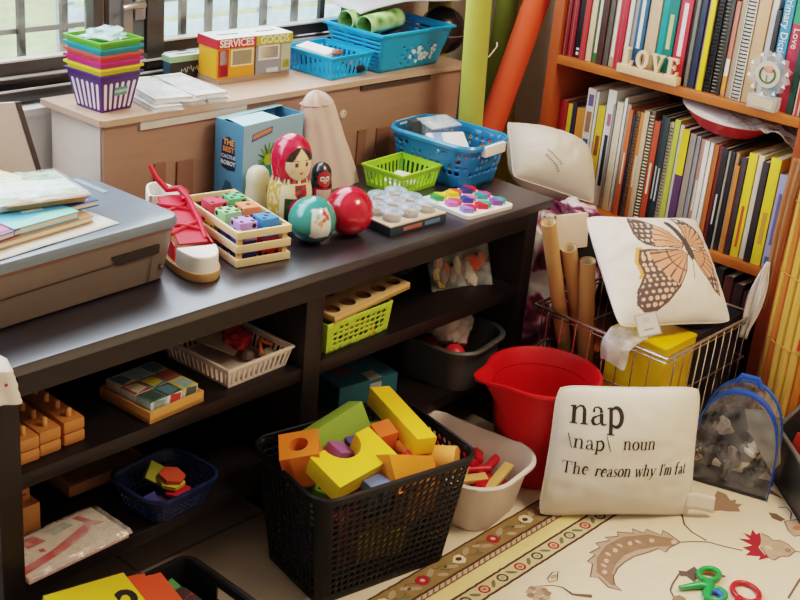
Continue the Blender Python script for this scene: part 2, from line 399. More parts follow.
# upper shelf: where each spine begins along the shelf, its colour and its look
U = [(559, '7a1f22', 'brownish red', .27), (564, '8c2430', 'maroon', .26), (570, '1b191c', 'black', .28), (577, 'c23a3c', 'red', .27), (582.5, 'dcc8a4', 'cream', .25), (588.5, '3f7a3c', 'green', .26), (594, '4a2f2a', 'dark brown', .27),
     (600, '5b544c', 'dark grey', .26), (605, 'bda58e', 'tan', .27), (611, 'c9303f', 'red', .28), (618.5, 'd9d3cb', 'white', .26), (623, 'a9a39e', 'grey', .25), (627.5, '2f5f86', 'blue', .27), (637, 'd2b394', 'beige', .28), (648, '25a09c', 'teal', .27), (654.5, '16766c', 'dark teal', .28),
     (664, 'd23747', 'red', .29), (676, '262321', 'black', .26), (680, '77756a', 'olive grey', .27), (683.5, '26344f', 'navy', .28), (690, '7d567e', 'purple', .25), (693, 'e9cf2c', 'yellow', .28), (698.5, '1d1b1c', 'black', .28), (706, '2a2728', 'black', .27), (713, '37322f', 'charcoal', .26), (716.5, 'c77a6a', 'salmon', .24),
     (721, 'b7a288', 'tan', .27), (727, 'e9e1d4', 'white', .28), (737, 'caa27c', 'brown card', .28), (749, 'cfcac3', 'pale grey', .27), (755, '201e20', 'black', .24), (760, '3f8fb8', 'blue', .3), (770, 'b9304a', 'crimson', .29), (781, '1d4037', 'dark green', .28), (787, 'e6dccb', 'white', .28), (793, '8fc3c6', 'light teal', .28), (799.5, 'cfd6a0', 'pale green', .28), (807, 0, '', 0)]
for i in range(len(U) - 1):
    px, hx, wd, h = U[i]; y1, y0 = UY(px), UY(U[i + 1][0]); y0 = max(y0, 1.276); y1 = min(y1, 2.003)
    if y1 - y0 < 0.004: continue
    kw = {}
    if i in (22,): kw['coil'] = '0c0c0c'
    if i in (27,): kw['coil'] = '1a1a1a'
    if i in (23,): kw['coil'] = '8c8578'
    if i in (12, 16, 10): kw['band'] = [('e8e2da', .25, .72, .35)]
    if i == 15: kw['band'] = [('b8c48a', .3, .62, .4)]
    if i in (8, 5): kw['band'] = [('efe6d2', .1, .85, .5)]
    if i == 2: kw['band'] = [('e8e2da', .03, .06, .4), ('e8e2da', .08, .1, .4)]
    if i == 25: kw['band'] = [('d4903a', .03, .22, .9), ('e9e2d8', .22, .4, .9)]
    if i == 34: kw['band'] = [('cf3a35', .0, .6, .45)]
    if i == 31: kw['title'] = ('Primary Dictionary', .026, 'e9f2f4', .6)
    if i == 32: kw['title'] = ('Love', .026, 'f0d9c4', .62); kw['top'] = ('3c9a6a', .075)
    if i in (0, 1, 3, 9): kw['band'] = [('a85a56', .0, 1, .12)]
    make_book((y1 - y0) * 0.93, h, 0.2, hx, wd, 0.8795, (y0 + y1) / 2, i + 1, 'upper', 'books on the upper shelf', dx=0.004 * (i % 3), **kw)
# lower shelf
LY = lambda px: (1.869 - 0.00307 * (px - 581)) * 1.0246
Lb = [(556, 'a8242c', 'red', .27), (562, 'd9b92c', 'yellow', .265), (567, '27304a', 'navy', .27), (571, 'd98a34', 'orange', .26), (582, 'd8d0c6', 'white', .325), (591, 'd9d2c4', 'off-white', .32), (594, 'd6b733', 'mustard', .285), (602, 'e9e5da', 'white', .335), (611, '8b8580', 'grey', .30), (614, 'dcd2b8', 'cream', .31), (621, 'efe9df', 'white', .325), (624, 'a89a8c', 'taupe', .31),
      (628, 'd8693a', 'orange red', .30), (632.5, '232a3c', 'navy', .29), (635, '8a6a4c', 'brown', .30), (639, 'd98546', 'orange', .30), (644.5, 'ccb493', 'beige', .31), (649.5, '6b5a48', 'brown', .315), (655, 'c04a2c', 'rust', .29), (661, '1e2226', 'black', .31), (666, '233438', 'slate', .31), (671, 'b9a88e', 'tan', .30), (675, 'bcc04a', 'lime', .31), (680.5, 'd4c6b4', 'cream', .30), (684.5, '573a5c', 'plum', .295), (692, '9a8a7e', 'grey brown', .288), (698, '8c8e92', 'grey', .285), (702, 'b88472', 'pinkish', .28),
      (707, 'e4ddd2', 'white', .28), (711.5, 'f0ebe2', 'bright white', .278), (715, 'b8632f', 'orange brown', .276), (719.5, '7a2a26', 'dark red', .275), (723.5, '1c1b1e', 'black', .275), (729, '9a948c', 'grey', .27), (731, '201e20', 'black', .27), (735, 'ab8a62', 'tan', .27), (738, 'c07030', 'copper', .24), (741.5, '3a2f36', 'dark', .265), (746.5, 'e3c631', 'yellow', .28), (754.5, 'd9cbb2', 'cream', .28), (760, '2a2228', 'black', .27), (766, 'e4c92e', 'bright yellow', .285), (775.5, '9a9cc0', 'lavender', .25), (785, 'd6cfd4', 'white', .24), (789, '4a2a48', 'purple', .23), (793.5, 0, '', 0)]
Lb = [(p if i else 548.5, a, c, d) for i, (p, a, c, d) in enumerate(Lb)]
for i in range(len(Lb) - 1):
    px, hx, wd, h = Lb[i]; y1, y0 = LY(px), LY(Lb[i + 1][0]); y0 = max(y0, 1.2765); y1 = min(y1, 2.003)
    if y1 - y0 < 0.003: continue
    kw = {}
    if i in (14, 17, 21): kw['coil'] = {14: '3a2f26', 17: 'd8cfae', 21: '4a4038'}[i]
    if i == 4: kw['band'] = [('8c3a4a', .1, .3, .6), ('3f5a78', .36, .56, .6), ('9a6a4a', .62, .8, .6), ('6a5a8a', .85, .95, .6)]
    if i == 7: kw['band'] = [('2a3040', .18, .62, .4), ('b86a8a', .7, .8, .4)]
    if i == 6: kw['band'] = [('8a4a2a', .5, .7, .5)]
    if i == 24: kw['top'] = ('e6cc2c', .125)
    if i == 38: kw['band'] = [('c4472c', .1, .5, .3)]
    if i == 42: kw['band'] = [('5a5a8a', .25, .8, .35), ('3f5a78', .04, .12, .5)]
    if i == 41: kw['band'] = [('c98a3a', .2, .5, .4)]
    if i in (12, 15, 18, 27): kw['band'] = [('efe2c8', .3, .6, .3)]
    if i in (19, 20, 32): kw['band'] = [('c8c8c0', .25, .55, .25)]
    rec = 0.03 * max(0, (24 - i)) / 24
    make_book((y1 - y0) * 0.93, h, 0.2, hx, wd, 0.4785, (y0 + y1) / 2, i + 1, 'lower', 'books on the lower shelf', dx=rec + 0.003 * (i % 4), **kw)
# bottom compartment: dark bound volumes in the shade
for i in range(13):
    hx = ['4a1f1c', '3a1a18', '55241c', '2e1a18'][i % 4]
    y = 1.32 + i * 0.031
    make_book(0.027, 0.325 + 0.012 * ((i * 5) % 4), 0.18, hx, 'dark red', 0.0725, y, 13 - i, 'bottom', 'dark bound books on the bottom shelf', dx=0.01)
# ================================================================== things on the ledge
ZL = 0.8405
# six nested popcorn tubs
TUB = [('4b2a6e', 'purple', 'white-striped purple plastic tub, lowest of the nested stack on the ledge'), ('e5d23a', 'yellow', 'yellow plastic tub nested above the purple striped one'), ('c2337e', 'magenta', 'magenta plastic tub nested between the yellow and coral ones'),
       ('d9534c', 'coral', 'coral red plastic tub nested between the magenta and teal ones'), ('2a9aa8', 'teal', 'teal plastic tub nested just under the green one'), ('6ab03a', 'green', 'green plastic tub on top of the nested stack, holding clear wrap')]
def sq(w, z): return [(-w / 2, -w / 2, z), (w / 2, -w / 2, z), (w / 2, w / 2, z), (-w / 2, w / 2, z)]
for k, (hx, nm, lab) in enumerate(TUB):
    o = thing('plastic_tub', lab, 'tub', (1.622, 2.292, ZL + k * 0.0142), 5, 'nested plastic tubs')
    m = M(hx, 0.35, var=0.06); b = B(); H = 0.082; w0, w1 = 0.082, 0.112
    b.loft([sq(w0 - .002, .003), sq(w0, 0.0), sq(w1, H), sq(w1 - 0.002, H), sq(w0 - .002, .003)], m, cap0=False, cap1=True)
    b.build('tub_wall', o)
    b = B(); b.loft([sq(w1 - .001, H), sq(w1 + 0.009, H - .001), sq(w1 + 0.010, H + 0.004), sq(w1 - 0.001, H + 0.004), sq(w1 - 0.001, H)], M(hx, 0.3, var=0.04), cap0=False, cap1=False)
    b.build('rim', o)
    if k == 0:
        st = M('efe3ea', 0.4, var=0.03)
        for s in range(4):
            b = B(); n = 6
            for i in range(n):
                u = (i + 0.75) / (n + 0.5) - 0.5
                f = lambda a, v: (a * (w0 + (w1 - w0) * v), -(w0 + (w1 - w0) * v) / 2 - 0.0006, H * v)
                P = [f(u - .04, .1), f(u - .02, .06), f(u + .02, .06), f(u + .04, .1), f(u + .04, .76), f(u + .02, .8), f(u - .02, .8), f(u - .04, .76)]
                b.add(P, [tuple(range(8))], st, T(rz=90 * s))
            b.build('stripe_pattern', o)
        b = B(); tilt = math.degrees(math.atan((w1 - w0) / 2 / H)); tt = T(0.004, -(w0 + (w1 - w0) * .55) / 2 - 0.0012, H * .55, rx=90 + tilt)
        b.box((0, 0, 0), (0.036, 0.019, 0.001), M('5f948f', 0.5), tt); text(b, 'ROBOTS', 0.0085, M('d9e8e4', 0.5), tt @ T(0, 0, .0008), .0002, bold=.0002)
        b.build('name_label', o, label='teal name label')
def crumple(b, c, size, mat, seed, n=18, amp=0.35, flat=0.0, t=ID):
    """a crumpled film or cloth lump"""
    rnd = random.Random(seed); off = rnd.random() * 50
    def f(u, v):
        a, p = 2 * PI * u, PI * v
        d = Vector((math.sin(p) * math.cos(a), math.sin(p) * math.sin(a), -math.cos(p)))
        k = 1 + amp * nz(d.x * 1.7 + off, d.y * 1.7, d.z * 1.7) + amp * .6 * nz(d.x * 4 + off, d.y * 4, d.z * 4 + 9)
        q = d * k; z = q.z
        if flat and z < -flat: z = -flat
        return (c[0] + q.x * size[0], c[1] + q.y * size[1], c[2] + z * size[2])
    return b.grid(f, n * 2, n, mat, t)
crumple(B(), (0, 0, 0), (0.045, 0.04, 0.012), clear('cfe8ee', 0.55), 3, 12, .7).build('plastic_wrap', label='crumpled clear wrap lying in the green top tub of the stack', cat='wrap', t=T(1.63, 2.295, 1.000, rz=5))
# clear packets of paper, three side by side on two layers
for k, (x, lz, rz, w) in enumerate([(1.735, 0, -8, .078), (1.81, 0, -5, .07), (1.872, 0, -6, .062), (1.765, .0135, -12, .10), (1.85, .0135, -4, .095)]):
    labs = ['clear packet of white sheets, bottom layer, beside the striped tubs', 'clear packet of white sheets, bottom layer, middle of three', 'clear packet of white sheets, bottom layer, nearest the money boxes', 'wrinkled clear packet on top, lying beside the striped tubs', 'wrinkled clear packet on top with curled front, nearest the money boxes']
    o = thing('clear_packet', labs[k], 'packet', (x, 2.285 + .01 * (k % 2), ZL + lz), rz, 'clear packets on the ledge')
    L_ = 0.2
    B().box((0, 0, 0.0062), (w - .008, L_ - .012, 0.009), M('dcd8d0', 0.7, var=.1, scale=40)).build('paper_sheets', o)
    def pk(u, v, w=w, k=k):
        x = (u - .5) * w; y = (v - .5) * L_; e = min(1, min(u, 1 - u) * 7) ** .5 * min(1, min(v, 1 - v) * 9) ** .5
        return (x, y, .0005 + e * (.0125 + .0035 * nz(x * 40 + k * 7, y * 28)) )
    B().grid(pk, 16, 26, clear('f2f6fa', 0.5, 0.1)).build('plastic_sleeve', o)
# the two card money boxes in one tray
def money_box(name, lab, loc, rz, w, d, h, roof, roofside, wall, sidewall, word, wc, deco, tilt=0):
    o = thing(name, lab, 'money box', loc, rz, 'card money boxes')
    b = B(); b.box((0, 0, h * .38), (w, d, h * .76), M(wall, .5, var=.05)); b.box((-w / 2 - .0005, 0, h * .38), (.001, d - .002, h * .74), M(sidewall, .5, var=.05)); b.build('box_body', o)
    b = B(); b.box((0, 0, h * .88), (w + .006, d + .006, h * .24), M(roof, .5, var=.05)); b.box((0, 0, h + .0005), (w + .004, d + .004, .001), M(roofside, .45, var=.03))
    if word: text(b, word, h * .26, M(wc, .5), T(0, -d / 2 - .0036, h * .88, rx=90), .0003, bold=.0006)
    b.build('lid', o)
    B().box((0, 0, h + .0012), (w * .55, .006, .001), M('3a3a40', .7)).build('coin_slot', o)
    b = B()
    for (x0, x1, z0, z1, hx) in deco: b.box(((x0 + x1) / 2 * w, -d / 2 - .0007, (z0 + z1) / 2 * h), ((x1 - x0) * w, .0014, (z1 - z0) * h), M(hx, .5, var=.05))
    b.build('shop_front', o)
    return o
B().box((2.08, 2.352, ZL + .006), (.228, .082, .012), M('a98b74', .6)).build('card_tray', label='brown card tray under the two shop-shaped money boxes', cat='tray', t=T(0, 0, 0) )
money_box('money_box', 'red and orange shop-shaped money box lettered SERVICES', (2.022, 2.352, ZL + .012), -4, .112, .074, .096, 'c92f36', 'dfe7e4', 'e0952c', 'eda935', 'SERVICES', 'f6ece2',
          [(-.46, -.2, .05, .72, 'b52c2a'), (-.42, -.24, .36, .70, 'cfc6c2'), (-.42, -.24, .06, .33, 'cc2230'), (-.14, .46, .28, .72, 'f0d9a8'), (-.1, .42, .32, .68, 'b7ada0')])
money_box('money_box', 'olive and grey shop-shaped money box lettered GOODS', (2.137, 2.344, ZL + .012), -4, .108, .074, .096, 'b3ae3c', 'e6ece4', '8b8f9c', '7d8598', 'GOODS', 'e9e6c2',
          [(-.44, .16, .36, .74, 'e9ddcf'), (-.4, .12, .4, .7, 'a8a6a0'), (.22, .48, .05, .74, 'b9b79a'), (.26, .46, .1, .32, 'c3c22e'), (-.2, .14, .03, .14, 'c8d0d8')])
mb = money_box('money_box', 'green-edged black money box standing behind the clear packets', (1.945, 2.41, ZL + .0), -2, .115, .03, .058, '8db38c', 'e2ece2', '23262a', '2a4a5c', None, '', [])
b = B()
for k, (x, z) in enumerate([(-.02, .02), (-.002, .024), (.016, .022), (.034, .024)]): b.tube([(x - .008, -.0158, z - .006), (x - .005, -.0158, z + .006), (x, -.0158, z), (x + .004, -.0158, z + .008), (x + .008, -.0158, z - .004)], .0011, M('c9d2d0', .6), n=5)
b.build('chalk_marks', mb)
# slotted baskets: bars between a plate and a rim
def slot_basket(o, w, d, h, flare, mat, nw, nd, lo=.12, hi=.84, th=.0022, open_w=.55, rimw=.006):
    W0, D0, W1, D1 = w, d, w + flare, d + flare
    b = B(); c0 = [(-W0 / 2, -D0 / 2), (W0 / 2, -D0 / 2), (W0 / 2, D0 / 2), (-W0 / 2, D0 / 2)]; c1 = [(-W1 / 2, -D1 / 2), (W1 / 2, -D1 / 2), (W1 / 2, D1 / 2), (-W1 / 2, D1 / 2)]
    for s in range(4):
        p0, p1 = Vector(c0[s] + (0,)), Vector(c0[(s + 1) % 4] + (0,)); q0, q1 = Vector(c1[s] + (h,)), Vector(c1[(s + 1) % 4] + (h,))
        f = lambda u, v: (p0 * (1 - u) + p1 * u) * (1 - v) + (q0 * (1 - u) + q1 * u) * v
        n = nw if s % 2 == 0 else nd
        for (a, c) in ((0, lo), (hi, 1)): b.hexa([f(0, a), f(1, a), f(1, c), f(0, c)], -th, mat)
        for k in range(n + 1):
            u0 = max(0, (k - (1 - open_w) / 2) / n) ; u1 = min(1, (k + (1 - open_w) / 2) / n)
            if k == 0: u1 = .03 + u1 * .5
            if k == n: u0 = .97 - (1 - u0) * .5
            b.hexa([f(u0, lo), f(u1, lo), f(u1, hi), f(u0, hi)], -th, mat)
    b.box((0, 0, .0015), (W0, D0, .003), mat)
    b.build('basket_wall', o)
    b = B(); r = lambda w, d, z: [(-w / 2, -d / 2, z), (w / 2, -d / 2, z), (w / 2, d / 2, z), (-w / 2, d / 2, z)]
    b.loft([r(W1 - 2 * th, D1 - 2 * th, h - .001), r(W1 + rimw, D1 + rimw, h - .001), r(W1 + rimw, D1 + rimw, h + .004), r(W1 - 2 * th, D1 - 2 * th, h + .004), r(W1 - 2 * th, D1 - 2 * th, h - .001)], mat, cap0=False, cap1=False)
    b.build('rim', o)
BLUE = M('1f9fd6', .35, var=.06)
o = thing('slotted_basket', 'small sky-blue slotted basket on the ledge beside the money boxes', 'basket', (2.308, 2.29, ZL), 3)
slot_basket(o, .135, .15, .056, .02, BLUE, 9, 10)
B().box((0, 0, 0), (.07, .09, .02), M('efe9e4', .7), bev=.005).build('paper_pad', label='white paper pad lying in the small sky-blue basket', cat='pad', t=T(2.285, 2.31, ZL + .05, rz=20, rx=6))
crumple(B(), (0, 0, .016), (.025, .03, .016), M('1e1c20', .5), 5, 8, .3).build('black_pouch', label='black pouch in the front corner of the small sky-blue basket', cat='pouch', t=T(2.352, 2.235, ZL + .004))
crumple(B(), (0, 0, .0), (.018, .014, .008), M('7a4a34', .5), 6, 8, .2).build('brown_toy', label='little brown toy resting against the white pad in the basket', cat='toy', t=T(2.318, 2.268, ZL + .052))
o = thing('slotted_basket', 'large bright blue basket on the ledge holding rolled green papers', 'basket', (2.528, 2.282, ZL), 2)
W, D, Hh = .235, .145, .104
b = B()
def wallf(s):
    c0 = [(-W / 2, -D / 2), (W / 2, -D / 2), (W / 2, D / 2), (-W / 2, D / 2)]; fl = .026; c1 = [(a + math.copysign(fl, a), c + math.copysign(fl, c)) for a, c in c0]
    p0, p1 = Vector(c0[s] + (0,)), Vector(c0[(s + 1) % 4] + (0,)); q0, q1 = Vector(c1[s] + (Hh,)), Vector(c1[(s + 1) % 4] + (Hh,))
    return lambda u, v: tuple((p0 * (1 - u) + p1 * u) * (1 - v) + (q0 * (1 - u) + q1 * u) * v)
for s in range(4):
    if s % 2: hole_cells(b, wallf(s), 3, 9, lambda i, j: (.86, .35, 0, 1) if 1 <= j <= 7 else None, BLUE, 12)
    else: hole_cells(b, wallf(s), 16, 9, lambda i, j: (.7, .45, 0, 1) if 1 <= j <= 5 and 5 <= i <= 13 and (i + j) % 2 == 0 else None, BLUE, 8)
b.box((0, 0, .001), (W, D, .002), BLUE)
solid(b.build('basket_wall', o), .002)
b = B(); w1, d1 = W + .052, D + .052
b.loft([sq(1, 0)] * 0 + [[(x * a, y * c, z) for x, y in ((-.5, -.5), (.5, -.5), (.5, .5), (-.5, .5))] for a, c, z in ((w1 - .003, d1 - .003, Hh - .003), (w1 + .014, d1 + .014, Hh - .003), (w1 + .014, d1 + .014, Hh + .003), (w1 - .003, d1 - .003, Hh + .003), (w1 - .003, d1 - .003, Hh - .003))], BLUE, cap0=False, cap1=False)
b.build('rim', o)
b = B(); rnd = random.Random(2)
for k in range(26):
    x, z = -.01 + rnd.random() * .1, .012 + rnd.random() * .045
    y = -D / 2 - .026 * z / Hh - .001
    b.prism([(-.006, -.003), (.003, -.006), (.008, .002), (-.002, .006)], 0, .001, M('d8eef6', .4), T(x, y, z, rz=0, rx=90) @ T(rz=rnd.random() * 300))
b.build('splash_pattern', o)
# rolled leaf-print papers
def leafprint():
    m = M('8fb86a', .6, var=.1); nt = m.node_tree; N = nt.nodes; L = nt.links
    if 'vor' in N: return m
    v = N.new('ShaderNodeTexVoronoi'); v.name = 'vor'; v.inputs['Scale'].default_value = 26; r = N.new('ShaderNodeValToRGB')
    r.color_ramp.elements[0].color = rgb('5f9a48') + (1,); r.color_ramp.elements[1].color = rgb('cfe2c0') + (1,); r.color_ramp.elements[0].position = .25
    e = r.color_ramp.elements.new(.5); e.color = rgb('9cc47a') + (1,); e = r.color_ramp.elements.new(.14); e.color = rgb('4a3f4a') + (1,)
    L.new(N['Texture Coordinate'].outputs['Object'], v.inputs['Vector']); L.new(v.outputs['Distance'], r.inputs['Fac']); L.new(r.outputs['Color'], N['Principled BSDF'].inputs['Base Color'])
    return m
for k, (x, y, z, rz, ry, lab) in enumerate([(2.468, 2.262, ZL + .118, 8, -2, 'rolled leaf-print paper nearest the front of the big blue basket'), (2.458, 2.318, ZL + .122, 6, -2, 'rolled leaf-print paper lying behind the front roll in the big blue basket')]):
    def roll(u, v, k=k):
        a = 2 * PI * u * 1.6; r = .024 + .0012 * u * 1.6
        return ((v - .5) * .15, r * math.cos(a), r * math.sin(a))
    ob = B().grid(roll, 52, 6, leafprint()).build('rolled_paper', label=lab, cat='paper roll', group='rolled papers', t=T(x, y, z, rz=rz, ry=ry)); solid(ob, .001)
crumple(B(), (0, 0, 0), (.05, .035, .03), M('2a2f3c', .6), 9, 10, .3).build('dark_cloth', label='dark cloth bundle under the rolled papers in the big blue basket', cat='cloth', t=T(2.55, 2.28, ZL + .062))
o = thing('black_helmet_ball', 'black round ball with a thin pale seam behind the big blue basket', 'ball', (2.748, 2.285, ZL + .0665), 0)
B().ball(.066, M('1b1719', .25, var=.1)).build('shell', o)
B().tube([(.0665 * math.cos(a), .0665 * math.sin(a), -.005) for a in [2 * PI * k / 40 for k in range(40)]], .0012, M('8a7d7a', .4), n=5, closed=True).build('seam', o)
def sheetf(u, v):
    x = (u - .5) * .42; y = (v - .5) * .26
    return (x, y, .012 * math.sin(u * 5) + .01 * nz(x * 9, y * 9) + .05 * max(0, u - .75))
solid(B().grid(sheetf, 24, 16, M('a9a5a8', .5, var=.06)).build('grey_paper_sheet', label='large grey paper sheet draped over the black ball and blue basket', cat='paper', t=T(2.635, 2.36, ZL + .160, rz=-12, ry=-5)), .001)
B().box((0, 0, .02), (.16, .05, .04), M('3f5f7d', .4), bev=.004).build('blue_case', label='slim slate-blue case standing behind the small sky-blue basket', cat='case', t=T(2.36, 2.43 - .04, ZL, rz=2))
B().box((0, 0, .022), (.05, .035, .044), M('dfe2e4', .4), bev=.008).build('white_pouch', label='small white pouch squeezed between the two blue baskets', cat='pouch', t=T(2.402, 2.40, ZL, rz=20))

# ================================================================== things on the dark shelf unit
ZT = 0.6205
# printer -------------------------------------------------------------
pr = thing('printer', 'grey flatbed printer on the dark shelf unit, piled with books and papers', 'printer', (1.243, 1.972, ZT), 3)
BODY = M('6d5f56', .45, var=.05, scale=120, bump=.05); LIDM = M('69757f', .32, var=.04, coat=.15)  # the lid's grey-blue has the window's reflection painted in
b = B()
b.loft([rr(.40, .25, .03, 0.0), rr(.415, .265, .03, .006), rr(.44, .292, .035, .075), rr(.445, .296, .035, .108)], BODY); b.build('printer_body', pr)
B().loft([rr(.447, .298, .036, .108), rr(.447, .298, .036, .116)], M('6b4a40', .5)).build('lid_seam', pr)
b = B(); b.loft([rr(.456, .304, .03, .116), rr(.458, .306, .03, .127), rr(.45, .298, .03, .1345), rr(.436, .284, .03, .136)], LIDM)
b.build('scanner_lid', pr)
B().box((.19, .085, .1363), (.014, .10, .0022), M('8f9aa3', .3), T(rz=0), .0006).build('lid_ridge', pr)
fx = math.degrees(math.atan(.02 / .09))
b = B(); tt = T(-.01, -.1415, .043, rx=101)
b.strip([(-.2, -.042), (-.2, .012), (-.185, .024), (.03, .028), (.165, .030), (.165, -.042)], .0025, M('2a221f', .6), tt, .0012); b.build('front_door_outline', pr)
b = B(); tt = T(.115, -.1475, .075, rx=95); b.prism([(-.058, .012), (.056, .012), (.056, -.006), (-.04, -.008)], -.006, .0022, M('241d1b', .5), tt); b.build('grip_recess', pr)
b = B(); tt = T(.185, -.1385, .035, rx=101); b.box((0, 0, .001), (.011, .011, .003), M('4a4039', .4), tt, .001); b.box((0, 0, .0026), (.006, .006, .001), M('8a7a70', .4), tt); b.build('power_button', pr)
def flatbook(name, lab, w, d, h, hx, loc, rz, art=None, cat='book', ry=0):
    o = thing(name, lab, cat, loc, rz, ry=ry)
    b = B(); cm = M(hx, .4, var=.1, scale=30)
    b.box((0, 0, .0008), (w, d, .0016), cm); b.box((0, 0, h - .0008), (w, d, .0016), cm); b.box((-w / 2 + .0008, 0, h / 2), (.0016, d, h), cm)
    if art:
        for k, (pts, c) in enumerate(art): b.flat([((x - .5) * w, (y - .5) * d) for x, y in pts], M(c, .4, var=.12, scale=40), z=h + .0003 + k * .0002)
    b.build('cover', o)
    B().box((.001, 0, h / 2), (w - .006, d - .005, h - .0036), CREAM).build('pages', o)
    return o
LP = ZT + .1365
PS = lambda u, v: ((u - .5) * .36, (v - .5) * .24, .001 + .002 * abs(nz(u * 3, v * 3)))
solid(B().grid(PS, 10, 8, M('e9e4dd', .7, var=.03)).build('paper_sheet', label='large white paper sheet lying under the books on the printer lid', cat='paper', t=T(1.155, 1.955, LP, rz=7)), .0006)
flatbook('brown_card_folder', 'brown card folder with a white edge under the blue picture book', .30, .16, .012, 'b98a5e', (1.15, 1.945, LP + .004), 7, cat='folder')
flatbook('picture_book', 'blue-covered picture book open to view on the printer pile', .145, .115, .014, '5aa8cf', (1.20, 1.935, LP + .0165), 6, [([(0, 0), (1, 0), (1, .25), (.6, .3), (.3, .2), (0, .35)], '7ec8b0'), ([(.05, .6), (.5, .75), (.95, .6), (.95, .95), (.05, .95)], '8fd0ea'), ([(.4, .45), (.7, .4), (.75, .55), (.45, .6)], 'b8e0ea')])
flatbook('picture_book', 'small purple and pink picture book under the blue one at the frame edge', .10, .12, .012, '6a3a7c', (1.085, 1.92, LP + .0165), 12, [([(0.5, .1), (.9, .1), (.9, .6), (.5, .5)], 'c84a7a'), ([(.1, .6), (.9, .7), (.9, .95), (.1, .9)], '3f4a8c')])
flatbook('picture_book', 'dark blue picture book with cream and pink patches under the bagged magazine', .14, .13, .012, '31508a', (1.275, 1.985, LP + .0165), 2, [([(.1, .35), (.75, .3), (.7, .9), (.2, .95)], 'd9cdb0'), ([(.7, .2), (.98, .2), (.98, .6), (.74, .55)], 'd98a8a'), ([(.3, .4), (.6, .35), (.55, .6), (.3, .7)], '5a7a9a')])
o = flatbook('bagged_magazine', 'green and white magazine in a crinkled clear bag on the printer pile', .20, .15, .012, 'cfdcd6', (1.235, 2.01, LP + .034), -10, [([(.5, .0), (.98, .05), (.98, .3), (.6, .25)], '5f9a42'), ([(0, .05), (.35, .0), (.4, .2), (.1, .3)], '6aa84a'), ([(.1, .4), (.7, .35), (.8, .7), (.3, .8)], 'e6ece8'), ([(.6, .75), (.98, .7), (.98, .98), (.65, .98)], '6a9a58'), ([(0.02, .75), (.45, .8), (.5, .98), (.02, .98)], 'b8cfc6')], cat='magazine')
B().grid(lambda u, v: ((u - .5) * .215, (v - .5) * .165, .0145 + .004 * nz(u * 9, v * 9) - .008 * max(0, abs(u - .5) * 2 - .9) * 10 * .3), 24, 20, clear('f4faf6', .3, .08)).build('plastic_bag_film', o)
b = B(); b.loft([[(-.05, -.078, .0), (.09, -.078, .0), (.10, -.085, .012), (-.06, -.085, .012)], [(-.05, -.06, .002), (.09, -.06, .002), (.1, -.06, .014), (-.06, -.06, .014)]], M('9a7650', .6)); b.build('paper_flap', o, label='brown paper flap')
flatbook('yellow_patterned_notebook', 'cream notebook with small yellow pattern at the back of the printer pile', .14, .10, .01, 'd9c88c', (1.20, 2.085, LP + .036), 14, [([(.05, .05), (.95, .05), (.95, .95), (.05, .95)], 'e2d29a'), ([(.2, .2), (.3, .2), (.3, .3), (.2, .3)], 'b08a4a'), ([(.5, .4), (.6, .4), (.6, .5), (.5, .5)], 'b08a4a'), ([(.7, .7), (.8, .7), (.8, .8), (.7, .8)], 'b08a4a'), ([(.3, .65), (.4, .65), (.4, .75), (.3, .75)], 'b08a4a')], cat='notebook')
# white folding board leaning behind
o = thing('white_display_board', 'white board with a dark edge leaning behind the printer', 'board', (1.33, 2.25, .60), 0, rx=-6)
b = B(); b.prism([(-.30, -.597), (.20, -.597), (.13, 0), (.062, .285), (-.3, .31)], -.004, .004, M('d9cdc6', .55, var=.04), T(rx=90)); b.build('board_panel', o)
b = B(); b.prism([(.20, -.597), (.21, -.597), (.14, 0), (.074, .285), (.062, .285), (.13, 0)], -.005, .006, M('4a3f3c', .5), T(rx=90)); b.build('board_edge', o)
# lacing shoe toy -----------------------------------------------------
sh = thing('lacing_shoe_toy', 'white-toed wooden lacing shoe toy with bright red laces beside the printer', 'toy', (1.562, 1.949, ZT), -19)
SOLE = M('c99a6a', .5, var=.1); RED = M('d0122a', .5, var=.06); SW = M('f2ece6', .4, var=.03)
def soleout(w, L, z, n=28):
    out = []
    for k in range(n):
        a = 2 * PI * k / n; y = math.sin(a); x = math.cos(a)
        q = (abs(x) ** 2.6 + abs(y) ** 2.6) ** (1 / 2.6)
        wy = w * (.92 - .14 * y / q)
        out.append((x / q * wy / 2, y / q * L / 2, z))
    return out
B().loft([soleout(.100, .336, 0), soleout(.105, .34, .004), soleout(.105, .34, .018)], SOLE).build('sole', sh)
b = B()
def toe(z, g=0): 
    o_ = [q for p, q in zip(soleout(.097, .33, z, 40), soleout(.097 - g, .33 - g, z, 40)) if p[1] <= -.085]
    o_.sort(key=lambda p: math.atan2(p[0], -p[1] - .05)); return o_
b.loft([toe(.018), toe(.05), toe(.0525, .004)], SW); b.build('toe_cap', sh)
b = B()
def heel(z, g=0):
    o_ = [q for p, q in zip(soleout(.098, .326, z, 40), soleout(.098 - g, .326 - g, z, 40)) if p[1] >= .07]
    o_.sort(key=lambda p: math.atan2(p[0], p[1])); return o_
b.loft([heel(.018), heel(.098), heel(.1, .003), heel(.1, .016), heel(.03, .016)], SW, cap1=False); b.build('heel_counter', sh)
B().hexa([(-.03, -.085, .05), (.03, -.085, .05), (.026, .06, .10), (-.026, .06, .10)], .004, RED).build('tongue', sh)
b = B()
for s in (-1, 1):
    b.hexa([(s * .042, -.09, .02), (s * .042, .075, .02), (s * .038, .075, .085), (s * .04, -.085, .05)], .003, RED)
b.build('side_flap', sh)
b = B()
